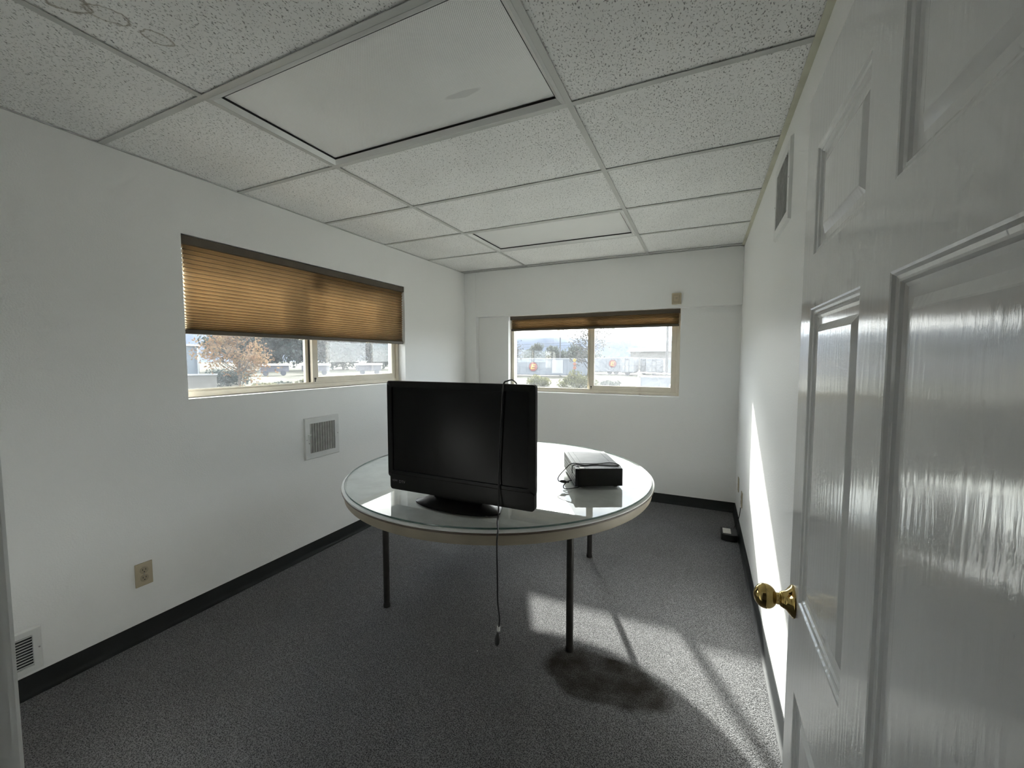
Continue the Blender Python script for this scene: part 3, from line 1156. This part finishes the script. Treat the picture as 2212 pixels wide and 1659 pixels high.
# bezel ring around the screen
sx0, sx1, sz0, sz1 = tx0 + .030, tx1 - .030, .845, tz1 - .030
b = B()
outer = rrect(tx0, tx1, .812, tz1, .014)
inner = rrect(sx0, sx1, sz0, sz1, .003)
n = len(outer)
vs = [(x, tyf + .024, z) for x, z in outer] + [(x, tyf + .003, z) for x, z in outer] + [(x + (.003 if x < -1 else -.003), tyf, z + (.003 if z < 1 else -.003)) for x, z in outer] + [(x, tyf, z) for x, z in inner] + [(x, tyf + .006, z) for x, z in inner]
fs = []
for q in range(4):
    for i in range(n):
        fs.append((q * n + i, q * n + (i + 1) % n, (q + 1) * n + (i + 1) % n, (q + 1) * n + i))
b._a(vs, fs)
b.build('bezel', 'tv_plastic', tv, smooth=True)
B().box(sx0 - .002, sx1 + .002, tyf + .0055, tyf + .012, sz0 - .002, sz1 + .002).build('screen', 'tv_screen', tv)
lo = rrect(tx0 + .014, tx1 - .002, tz0, .830, .016)
low = B().extrude([(x, tyf - .001, z) for x, z in lo], (0, 0, 0), (0, .030, 0)).build('speaker_bar', 'tv_plastic', tv, bevel=.002)
B().extrude([(x, tyf + .022, z) for x, z in rrect(tx0 + .012, tx1 - .018, .80, tz1 - .012, .014)], (0, 0, 0), (0, .040, 0)).build('back_shell', 'tv_plastic', tv, bevel=.003)
B().extrude([(x, tyf + .060, z) for x, z in rrect(tx0 + .09, tx1 - .09, .83, tz1 - .09, .03)], (0, 0, 0), (0, .038, 0)).build('back_bulge', 'tv_plastic', tv, bevel=.006)
# stand
B().extrude([(-1.13, 1.572, .735), (-.87, 1.572, .735), (-.90, 1.64, .735), (-1.10, 1.64, .735)], (0, 0, 0), (0, 0, .14)).build('stand_neck', 'tv_plastic', tv, bevel=.004)
pts = []
for k in range(25):
    a = PI + PI * k / 24
    pts.append((-1.005 + .222 * math.cos(a), 1.572 + .078 * math.sin(a)))
pts += [(-.83, 1.70), (-1.18, 1.70)]
b = B()
n = len(pts)
vs = [(x, y, GZ) for x, y in pts] + [(x, y, GZ + .007) for x, y in pts] + [(-1.005 + (x + 1.005) * .70, 1.61 + (y - 1.61) * .45, GZ + .030) for x, y in pts]
fs = []
for q in range(2):
    for i in range(n):
        fs.append((q * n + i, q * n + (i + 1) % n, (q + 1) * n + (i + 1) % n, (q + 1) * n + i))
fs += [tuple(reversed(range(n))), tuple(range(2 * n, 3 * n))]
b._a(vs, fs)
b.build('stand_base', 'tv_plastic', tv, smooth=True)
# printed marks on the speaker bar
for txt, x, z, sz in (('HDMI', -1.343, .797, .0125), ('DTV', -1.299, .794, .019)):
    me = text_mesh(txt, sz, 'lettering')
    me.transform(Matrix.Translation((x, tyf - .0035, z)) @ Matrix.Rotation(PI / 2, 4, 'X'))
    me.transform(Matrix.Translation(-world_loc(tv)))
    me.materials.clear()
    me.materials.append(M['tv_print'])
    o = bpy.data.objects.new('lettering', me)
    COL.objects.link(o)
    o.parent = tv
B().box(-.823, -.795, 1.5145, 1.5155, GZ + .0052, GZ + .0068).build('base_badge', 'tv_print', tv)


def smooth_path(pts, k=6):
    P = [Vector(p) for p in pts]
    out = []
    for i in range(len(P) - 1):
        p0, p1, p2, p3 = P[max(i - 1, 0)], P[i], P[i + 1], P[min(i + 2, len(P) - 1)]
        for j in range(k):
            t_ = j / k
            out.append(.5 * ((2 * p1) + (p2 - p0) * t_ + (2 * p0 - 5 * p1 + 4 * p2 - p3) * t_ ** 2 + (3 * p1 - p0 - 3 * p2 + p3) * t_ ** 3))
    out.append(P[-1])
    return out


cordpts = [(-.742, 1.68, 1.10), (-.742, 1.672, 1.25), (-.740, 1.62, 1.292), (-.748, 1.575, 1.293), (-.754, 1.547, 1.275), (-.762, 1.5475, 1.16), (-.772, 1.5475, 1.00), (-.776, 1.5475, .88), (-.772, 1.538, .79),
           (-.764, 1.516, .724), (-.748, 1.478, GZ + .0032), (-.716, 1.42, GZ + .0032), (-.696, 1.372, GZ - .006), (-.692, 1.362, .66), (-.690, 1.362, .56), (-.688, 1.360, .46), (-.676, 1.352, .40), (-.680, 1.352, .36)]
crd = B().tube(smooth_path(cordpts, 6), .0033, 8).build('power_cord', 'cord', tv, smooth='all')
B().tube([(-.680, 1.352, .366), (-.681, 1.352, .349)], .0062, 10).build('cord_band', 'cord_band', crd)
B().lathe([(0, .004), (.006, .006), (.020, .0105), (.040, .0105), (.046, .007), (.052, .0035)], (-.684, 1.352, .338), (-.08, 0, -1), 12).build('plug', 'cord', crd, smooth=True)

# ================================================================== video recorder on the table
A = math.radians(26)
e1, e2 = Vector((math.cos(A), math.sin(A), 0)), Vector((-math.sin(A), math.cos(A), 0))
VO = Vector((-.588, 2.065, GZ))
vw, vd, vh = .250, .400, .103
vc = root('video_recorder', VO + e1 * vw / 2 + e2 * vd / 2, 'black video recorder with its cord wrapped across, lying on the table', 'video recorder')


def vb(nm, a0, a1, b0, b1, z0, z1, mat, par=vc, bevel=.0015):
    c = VO + e1 * (a0 + a1) / 2 + e2 * (b0 + b1) / 2 + Vector((0, 0, (z0 + z1) / 2))
    return B().obox(c, (e1, e2, (0, 0, 1)), ((a1 - a0) / 2, (b1 - b0) / 2, (z1 - z0) / 2)).build(nm, mat, par, bevel=bevel)


vb('body', .012, vw, 0, vd, .010, vh - .002, 'vcr_side')
top = vb('cover', .024, vw - .001, .001, vd - .001, vh - .002, vh, 'vcr', bevel=.0006)
vb('cover_rib', .052, .056, .004, vd - .004, vh, vh + .0012, 'vcr', top, 0)
vb('cover_rib', .216, .220, .004, vd - .004, vh, vh + .0012, 'vcr', top, 0)
vb('label_sticker', .026, .050, .006, .032, vh, vh + .0006, 'sticker', top, 0)
fp = vb('front_panel', 0, .012, -.001, vd + .001, .008, vh, 'vcr_front', bevel=.002)
for z0 in (.022, .040, .058, .084):
    vb('panel_groove', -.0008, .0004, .01, vd - .01, z0, z0 + .005, 'slot', fp, 0)
for (z0, bb) in ((.058, .08), (.030, .08)):
    c = VO + e1 * vw + e2 * bb + Vector((0, 0, z0))
    B().lathe([(0, .007), (.004, .007), (.004, .004), (.011, .004)], c, e1, 12).build('connector', 'cord', vc)
for (aa, bb) in ((.03, .03), (.22, .03), (.03, .37), (.22, .37)):
    c = VO + e1 * aa + e2 * bb
    B().lathe([(0, .011), (.010, .012)], c, (0, 0, 1), 14).build('foot', 'cord', vc)


def vp(a, b_, z):
    return VO + e1 * a + e2 * b_ + Vector((0, 0, z))


cp = [vp(vw + .005, .05, .055), vp(vw + .006, .06, .095), vp(vw - .012, .085, vh + .004), vp(.20, .105, vh + .004), vp(.13, .085, vh + .004), vp(.05, .075, vh + .0065), vp(-.004, .09, vh + .004), vp(-.045, .06, .085), vp(-.085, .02, .055), vp(-.088, .0, .040), vp(-.075, .0, .036)]
cr_ = B().tube(smooth_path(cp, 6), .0026, 8).build('power_cord', 'cord', vc, smooth='all')
cp = [vp(vw - .010, .045, vh + .003), vp(.20, .050, vh + .003), vp(.12, .070, vh + .003), vp(.06, .055, vh + .0035), vp(.015, .075, vh + .0035), vp(-.006, .06, vh - .004), vp(-.010, .035, .07)]
B().tube(smooth_path(cp, 6), .0026, 8).build('power_cord', 'cord', vc, smooth='all')
cp = [vp(-.012, .04, .030), vp(-.040, .02, .028), vp(-.062, .0, .012), vp(-.058, -.02, .004), vp(-.03, -.016, .003), vp(.004, -.004, .004), vp(.02, -.003, .006)]
B().tube(smooth_path(cp, 6), .0026, 8).build('power_cord', 'cord', vc, smooth='all')
B().lathe([(0, .004), (.008, .007), (.026, .008), (.034, .004), (.048, .0035)], vp(-.080, .002, .037), e1 * 1.0 - Vector((0, 0, .12)), 10).build('plug', 'cord', cr_, smooth=True)

# ================================================================== small things on the carpet
r = root('power_adapter', (.225, 3.53, 0), 'black power adapter on the carpet by the right wall baseboard', 'adapter')
pl = [(.168, 3.47), (.20, 3.452), (.245, 3.448), (.278, 3.46), (.278, 3.60), (.168, 3.60)]
B().extrude([(x, y, .0005) for x, y in pl], (0, 0, 0), (0, 0, .052)).build('case', 'box_black', r, bevel=.004)
B().box(.180, .235, 3.48, 3.585, .0526, .0532).build('label_sticker', 'sticker', r)
B().tube(smooth_path([(.25, 3.60, .035), (.262, 3.66, .03), (.280, 3.70, .05), (.294, 3.62, .14), (.298, 3.56, .24)], 6), .003, 8).build('cable', 'cord', r, smooth='all')
B().lathe([(0, .0015), (.001, .003), (.002, 0)], (-.935, 1.632, .0005), (0, 0, 1), 7).build('paper_fleck', 'lint')
tag(bpy.data.objects['paper_fleck'], 'tiny white fleck on the carpet below the television cord', 'fleck')

# ================================================================== outdoors
G = -1.5
gr = B().box(-420, 260, 4.4, 700, G - .3, G)
gr.box(-420, XL - .2, -300, 4.4, G - .3, G)
tag(gr.build('ground', 'ground'), 'dry pale grass and gravel outside the windows', 'ground', kind='structure')
# foundation under the room, seen only from outside
tag(B().box(XL - .2, 1.7, -2.6, 4.38, G, -.12).build('foundation', 'concrete'), 'concrete foundation under the room', 'foundation', kind='structure')


def ridge(name, P0, P1, heights, depth, label):
    P0, P1 = Vector(P0), Vector(P1)
    d = (P1 - P0)
    nrm = Vector((-d.y, d.x, 0)).normalized()
    n = len(heights)
    m = 6
    vs, fs = [], []
    for i in range(n):
        base = P0 + d * i / (n - 1)
        for j in range(m):
            f = j / (m - 1)
            hgt = heights[i] * math.sin(f * PI / 2) ** 1.1
            jit = random.uniform(-1, 1) * heights[i] * .05 if 0 < j < m - 1 else 0
            q = base + nrm * depth * f
            vs.append((q.x, q.y, G + hgt + jit))
        q = base + nrm * depth * 1.8
        vs.append((q.x, q.y, G))
    m += 1
    for i in range(n - 1):
        for j in range(m - 1):
            fs.append((i * m + j, i * m + j + 1, (i + 1) * m + j + 1, (i + 1) * m + j))
    b = B()
    b._a(vs, fs)
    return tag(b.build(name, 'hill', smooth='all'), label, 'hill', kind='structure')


hs = [10, 22, 36, 48, 56, 62, 65, 66, 64, 62, 60, 58, 56, 54, 52, 50, 48, 46, 44, 41, 39, 36, 33, 29, 22, 12]
hs = [h + 3 * math.sin(i * 1.7) for i, h in enumerate(hs)]
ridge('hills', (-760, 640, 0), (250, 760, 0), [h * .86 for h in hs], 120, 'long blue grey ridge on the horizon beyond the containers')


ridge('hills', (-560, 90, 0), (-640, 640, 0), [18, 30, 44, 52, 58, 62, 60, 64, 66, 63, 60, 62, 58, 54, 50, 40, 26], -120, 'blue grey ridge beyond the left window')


# --- cargo containers
def container(x0, x1, y, z0, z1, depth, label, logo=None, end=False, mat='container', white_panel=None):
    r = root('cargo_container', ((x0 + x1) / 2, y + depth / 2, G), label, 'container', 'cargo containers in the yard')
    B().box(x0, x1, y, y + depth, z0 + .25, z1).build('body', mat, r)
    rim = .11
    fr = B()
    fr.box(x0 - .02, x1 + .02, y - .05, y + .02, z1 - rim, z1 + .03)
    fr.build('top_rail', 'container_edge', r)
    B().box(x0 - .02, x1 + .02, y - .05, y + .02, z0 + .20, z0 + .20 + rim).build('bottom_rail', 'container_under', r)
    for xx in (x0, x1 - .12):
        B().box(xx, xx + .12, y - .06, y + .02, z0 + .31, z1 - rim).build('corner_post', mat, r)
    if end:
        xm = (x0 + x1) / 2
        for xx in (xm - .35, xm + .3):
            B().tube([(xx, y - .05, z0 + .35), (xx, y - .05, z1 - .15)], .03, 6).build('lock_rod', 'container_under', r)
        B().box(xm - .25, xm + .25, y - .03, y, z1 - .45, z1 - .30).build('door_marking', 'container_under', r)
    else:
        k = 0
        xx = x0 + .5
        while xx < x1 - .3:
            B().box(xx, xx + .07, y - .03, y, z0 + .35, z1 - .15).build('wall_rib', mat, r)
            xx += 1.15
    if white_panel:
        B().box(white_panel[0], white_panel[1], y - .05, y, z0 + .55, z1 - .25).build('reefer_panel', 'container_edge', r)
    b = B()
    b.box(x0 + .1, x1 - .1, y + .3, y + depth - .3, G + .45, z0 + .25)
    b.build('chassis', 'container_under', r)
    nw = 2 if x1 - x0 > 3 else 1
    for q in range(nw):
        wx = x1 - 1.0 - q * 1.2 if nw > 1 else (x0 + x1) / 2
        for wy in (y + .3,):
            B().lathe([(0, .42), (.25, .42)], (wx, wy, G + .42), (0, 1, 0), 14).build('wheel', 'container_under', r)
    if logo:
        lx, lz, lr = logo
        lg = B().lathe([(0, lr), (.03, lr)], (lx, y - .07, lz), (0, -1, 0), 28).build('logo_ring', 'logo_ring', r)
        B().lathe([(0, lr * .9), (.02, lr * .9)], (lx, y - .10, lz), (0, -1, 0), 28).build('logo_disc', 'logo_red', lg)
        # bold slanted letter E
        e = B()
        h = lr * .50
        w = lr * .42
        sh = .22

        def slab_(u0, u1, v0, v1):
            poly = [(u0 + sh * v0, v0), (u1 + sh * v0, v0), (u1 + sh * v1, v1), (u0 + sh * v1, v1)]
            e.extrude([(lx + a, y - .125, lz + c) for a, c in poly], (0, 0, 0), (0, -.03, 0))
        th = h * .36
        slab_(-w, -w + th, -h, h)
        slab_(-w + th, w, h - th, h)
        slab_(-w + th, w * .8, -th / 2, th / 2)
        slab_(-w + th, w, -h, -h + th)
        e.build('letter', 'logo_yellow', lg)
    return r


container(-28.9, -16.1, 62, -1.45, 1.43, 2.5, 'longest pale container with a round letter E emblem, behind the left pane', (-24.8, .08, .78), white_panel=(-21.6, -19.8))
container(-18.6, -13.05, 75, -1.2, 1.53, 2.5, 'shorter pale container with a round letter E emblem, behind the right pane', (-14.62, .48, .72), mat='container')
container(-12.5, -10.38, 71, -1.15, 1.60, 6, 'white container end with lock rods, nearest right of the second emblem', end=True, mat='container2')
container(-10.1, -8.9, 77, -1.15, 1.50, 6, 'narrow pale container end between two wider ones', end=True, mat='container')
container(-8.75, -6.05, 74, -1.15, 1.43, 6, 'wide pale container end left of the utility pole', end=True, mat='container2')
container(-5.35, -2.4, 70, -1.15, 1.43, 6, 'pale container end at the right edge of the far window', end=True, mat='container')

# --- warehouse with white roof
wh = root('warehouse', (-12, 123, G), 'tan warehouse with a white metal roof behind the containers', 'building')
B().box(-18.2, 4, 118, 130, G, 3.3).build('wall', 'bldg', wh)
B().extrude([(-19.2, 117, 3.3), (-17.6, 117, 4.35), (5, 117, 4.35), (5, 117, 3.3)], (0, 0, 0), (0, 14, 0)).build('roof', 'roof_white', wh)
B().extrude([(-15.2, 124, 4.35), (-14.5, 124, 4.75), (5, 124, 4.75), (5, 124, 4.35)], (0, 0, 0), (0, 7, 0)).build('upper_roof', 'roof_white', wh)
for x in (-15, -11, -7, -3):
    B().box(x, x + 1.6, 117.9, 118.02, 0, 1.6).build('window', 'container_under', wh)


# --- poles and wires
def pole(x, y, h, r_, label, arm=True):
    p_ = root('utility_pole', (x, y, G), label, 'utility pole', 'utility poles')
    B().tube([(x, y, G), (x, y, G + h)], [r_, r_ * .75], 10).build('post', 'pole', p_)
    if arm:
        B().box(x - 1.1, x + 1.1, y - .05, y + .05, G + h - .8, G + h - .68).build('cross_arm', 'pole', p_)
        for dx in (-1, -.4, .4, 1):
            B().lathe([(0, .04), (.1, .05), (.16, .03)], (x + dx, y, G + h - .68), (0, 0, 1), 8).build('insulator', 'container_edge', p_)
    return p_


pole(-3.65, 50, 9.5, .15, 'tall wooden utility pole at the right edge of the far window')
pole(-21.55, 65.862, 6.4, .12, 'thin utility pole rising behind the longest container', False)
for i, (p0, p1, lab) in enumerate((((-48, 66, 3.4), (-13, 66, 3.9), 'lower power line crossing the left pane of the far window'),
                                   ((-48, 66, 3.9), (-13, 66, 4.3), 'upper power line crossing the left pane of the far window'),
                                   ((-13, 60, 4.6), (6, 48, 5.6), 'power line rising to the tall pole in the right pane'))):
    q0, q1 = Vector(p0), Vector(p1)
    pts = [q0.lerp(q1, f / 10) - Vector((0, 0, .35 * math.sin(PI * f / 10))) for f in range(11)]
    tag(B().tube(pts, .022, 5).build('power_line', 'wire'), lab, 'power line', 'power lines')


# --- vegetation
def rnd_dir():
    z = random.uniform(-1, 1)
    a = random.uniform(0, 2 * PI)
    s_ = math.sqrt(1 - z * z)
    return Vector((s_ * math.cos(a), s_ * math.sin(a), z))


def leaves(b, centre, rad, n, size, flat=1.0):
    for _ in range(n):
        d = rnd_dir() * rad * random.random() ** .4
        c = Vector(centre) + Vector((d.x, d.y, d.z * flat))
        u = rnd_dir()
        v = u.cross(rnd_dir()).normalized()
        s_ = size * random.uniform(.6, 1.3)
        b._a([c - u * s_, c + v * s_ * .5, c + u * s_, c - v * s_ * .5], [(0, 1, 2, 3)])


def tree(base, h, spread, nbr, leafmat_, barkmat, nleaf, lsize, label, trunk=.14, cat='tree', low=.3, name='tree', group=None, clump=.9):
    base = Vector(base)
    r = root(name, base, label, cat, group)
    b = B()
    top = base + Vector((random.uniform(-.2, .2), random.uniform(-.2, .2), h * .75))
    b.tube([base, base.lerp(top, .5) + Vector((.05 * h * random.uniform(-1, 1), 0, 0)), top], [trunk, trunk * .7, trunk * .25], 7)
    lf = B()
    for i in range(nbr):
        f = random.uniform(low, .95)
        s_ = base.lerp(top, f)
        a = 2 * PI * (i * .618 + random.uniform(-.1, .1))
        L = spread * random.uniform(.55, 1.0) * (1.15 - .55 * f)
        e = s_ + Vector((math.cos(a) * L, math.sin(a) * L, L * random.uniform(.25, .9)))
        m = s_.lerp(e, .5) + Vector((0, 0, -.06 * L))
        b.tube([s_, m, e], [trunk * .4, trunk * .25, trunk * .08], 5)
        for q in range(3):
            g0 = s_.lerp(e, random.uniform(.4, .9))
            g1 = g0 + rnd_dir() * L * .4 + Vector((0, 0, L * .15))
            b.tube([g0, g1], [trunk * .15, trunk * .05], 4)
            leaves(lf, g1, clump * L * .35, nleaf // (nbr * 4) + 1, lsize)
        leaves(lf, e, clump * L * .42, nleaf // (nbr * 4) + 1, lsize)
    b.build('trunk', barkmat, r, merge=False)
    o = lf.build('foliage', leafmat_, r, merge=False)
    o['kind'] = 'stuff'
    return r


def bush(base, rx, h, n, lsize, mat, label, name='shrub', cat='shrub', group=None):
    base = Vector(base)
    r = root(name, base, label, cat, group)
    b = B()
    for i in range(9):
        a = 2 * PI * i / 9
        b.tube([base, base + Vector((math.cos(a) * rx * .6, math.sin(a) * rx * .6, h * .8))], [.04, .01], 5)
    b.build('stems', 'bark', r, merge=False)
    lf = B()
    for i in range(14):
        a = random.uniform(0, 2 * PI)
        d = random.random() ** .5
        c = base + Vector((math.cos(a) * rx * d * .8, math.sin(a) * rx * d * .8, h * random.uniform(.25, .75) * (1.1 - .5 * d)))
        leaves(lf, c, min(rx, h) * .42, n // 14, lsize, .8)
    o = lf.build('foliage', mat, r, merge=False)
    o['kind'] = 'stuff'
    return r


# far window
tree((-11.6, 45, G), 7.6, 3.2, 20, 'leaf_sparse', 'bark', 900, .14, 'bare-branched tree standing behind the middle of the far window', .11)
tree((-21.9, 46, G), 7.0, 2.4, 14, 'leaf_sparse', 'bark', 900, .14, 'sparse tree at the left edge of the far window', .10)
for i, (x, h, lab) in enumerate(((-37.0, 6.6, 'grey green tree farthest left behind the containers'), (-32.2, 6.0, 'grey green tree second from the left behind the containers'),
                                 (-27.6, 6.2, 'grey green tree right of the round emblem behind the containers'), (-23.5, 4.6, 'low grey green tree in the gap between the emblem containers'))):
    tree((x, 92, G), h, 3.0, 14, 'leaf_grey', 'bark', 2600, .28, lab, .16, low=.15, group='trees behind the containers', clump=1.4)
bush((-11.4, 40.5, G), 1.9, 1.75, 2600, .11, 'leaf_olive', 'tall yellow green brush under the left pane of the far window')
bush((-15.6, 40, G), 1.7, 1.25, 1700, .11, 'leaf_olive', 'low yellow green brush at the lower left of the far window')
bush((-8.6, 43, G), 1.8, .8, 1100, .11, 'leaf_grey', 'low grey weeds in the middle of the far window')

# red signal by the track
sg = root('trackside_signal', (-13.7, 47.5, G), 'small red and orange trackside signal beside the window mullion', 'signal')
B().tube([(-13.7, 47.5, G), (-13.7, 47.5, 1.5)], .05, 8).build('post', 'pole', sg)
for z, m_ in ((1.2, 'logo_yellow'), (.75, 'sign_red'), (.3, 'sign_red')):
    B().lathe([(0, .20), (.1, .20), (.12, .12)], (-13.7, 47.45, z), (0, -1, 0), 14).build('lamp_head', m_, sg)

# white tubular frame on the gravel
wf = root('white_frame', (-3.2, 33, G), 'low white metal frame around a grey box outside, lower right of the far window', 'metal frame')
for (p, q_) in (((-4.50, 32, -1.0), (-4.30, 32, .26)), ((-4.30, 32, .26), (-4.12, 32, .35)), ((-4.12, 32, .35), (-2.02, 32, .28)), ((-2.02, 32, .28), (-1.88, 32, .45)), ((-1.98, 32, .22), (-1.95, 32, -.35)),
                ((-4.28, 32, .10), (-1.98, 32, .06)), ((-1.95, 32, -.35), (-2.2, 31.6, -.85)), ((-4.45, 32, -.75), (-4.15, 31.6, -.3)), ((-4.5, 32, -1.0), (-4.5, 32, G)), ((-2.2, 31.6, -.85), (-2.2, 31.6, G))):
    B().tube([p, q_], .045, 8).build('tube', 'white_paint', wf)
B().box(-4.2, -2.05, 32.3, 34.0, -1.05, .02).build('box', 'container', wf, bevel=.05)
B().box(-4.2, -2.05, 32.4, 34.0, G, -1.05).build('support', 'container_under', wf)

# left window
d1 = Vector((-.87, .49, 0))
sdv = Vector((.49, .87, 0))


def lp(x, y):
    return Vector((x, y, 0))


sh_ = root('metal_shed', (-78, 33, G), 'blue grey metal shed with vertical ribs, left of the autumn tree', 'shed')
c0 = Vector((-76.6, 40.5, 0))
L_ = 16
for nm, m_, z0, z1, off, hd in (('wall', 'siding', G, 3.5, 4.0, 4.0),):
    B().obox(c0 - sdv * L_ / 2 + d1 * off + Vector((0, 0, (z0 + z1) / 2)), (sdv, d1, (0, 0, 1)), (L_ / 2, hd, (z1 - z0) / 2)).build(nm, m_, sh_)
for k in range(12):
    B().obox(c0 - sdv * (.25 + k * 1.3) + Vector((0, 0, 1.0)) - d1 * .05, (sdv, d1, (0, 0, 1)), (.10, .06, 2.5)).build('siding_rib', 'siding_rib', sh_)
B().obox(c0 - sdv * L_ / 2 + d1 * 4 + Vector((0, 0, 3.6)), (sdv, d1, (0, 0, 1)), (L_ / 2 + .3, 4.4, .14)).build('roof', 'roof_white', sh_)

cw = root('concrete_wall', (-41, 20, G), 'low pale concrete wall at the lower left of the left window', 'wall')
B().obox(Vector((-40.6, 23.0, 0)) - sdv * 4 + d1 * .2 + Vector((0, 0, G + .68)), (sdv, d1, (0, 0, 1)), (4, .2, .68)).build('wall', 'concrete', cw, bevel=.03)
B().obox(Vector((-40.6, 23.0, 0)) - sdv * 4 + d1 * .2 + Vector((0, 0, G + 1.42)), (sdv, d1, (0, 0, 1)), (4.08, .28, .06)).build('coping', 'container_edge', cw)

tree((-38.8, 23.9, G), 7.2, 3.5, 24, 'leaf_orange', 'bark_pale', 3600, .13, 'autumn tree with orange and pink leaves outside the left window', .13, low=.22)
bush((-46, 27.0, G), 2.0, 2.6, 2600, .13, 'leaf_dark', 'dark round bush behind the autumn tree trunk')
for i, (x, y, h, lab) in enumerate(((-98, 62, 17, 'dark tree just right of the autumn tree crown'), (-96, 68.5, 15, 'dark tree in the middle of the left window'), (-92, 75, 16, 'dark tree behind the window meeting stile'),
                                    (-86, 80, 13, 'dark tree behind the left part of the sliding sash'), (-80, 84, 12, 'dark tree behind the right part of the sliding sash'))):
    tree((x, y, G), h, 6.0, 22, 'leaf_dark', 'bark', 6500, .55, lab, .28, low=.12, group='dark trees beyond the left window', clump=1.5)
for i, (x, y, s_) in enumerate(((-40.5, 27.5, .9), (-41.5, 30.5, .8), (-42, 33.5, 1.0), (-44, 36.5, .8), (-46, 43, 1.0), (-44, 48, .9))):
    bush((x, y, G), 1.5 * s_, .55 * s_, 700, .10, 'leaf_grey' if i % 2 else 'leaf_olive',
         ['low weeds right of the autumn tree trunk', 'low grey weeds second right of the autumn trunk', 'low weeds third right of the autumn trunk', 'low grey weeds at the window meeting stile', 'low weeds behind the left of the sliding sash', 'low grey weeds behind the right of the sliding sash'][i],
         group='weeds outside the left window')
# flatbed trailers beyond the grass
for i, (x, y, lab) in enumerate(((-66, 46.6, 'white decked flatbed trailer right of the autumn tree'), (-62, 51.5, 'white decked flatbed trailer behind the window meeting stile'), (-56, 58, 'white decked flatbed trailer behind the sliding sash'))):
    fb = root('flatbed_trailer', (x, y, G), lab, 'trailer', 'flatbed trailers')
    c = Vector((x, y, 0))
    B().obox(c + Vector((0, 0, .35)), (sdv, d1, (0, 0, 1)), (2.3, 1.1, .17)).build('deck', 'white_paint', fb)
    B().obox(c + Vector((0, 0, -.35)), (sdv, d1, (0, 0, 1)), (2.1, .8, .5)).build('frame', 'purple_grey', fb)
    for s_ in (-1.4, 1.2):
        B().lathe([(0, .42), (.25, .42)], c + sdv * s_ - d1 * .9 + Vector((0, 0, G + .42)), -d1, 14).build('wheel', 'container_under', fb)
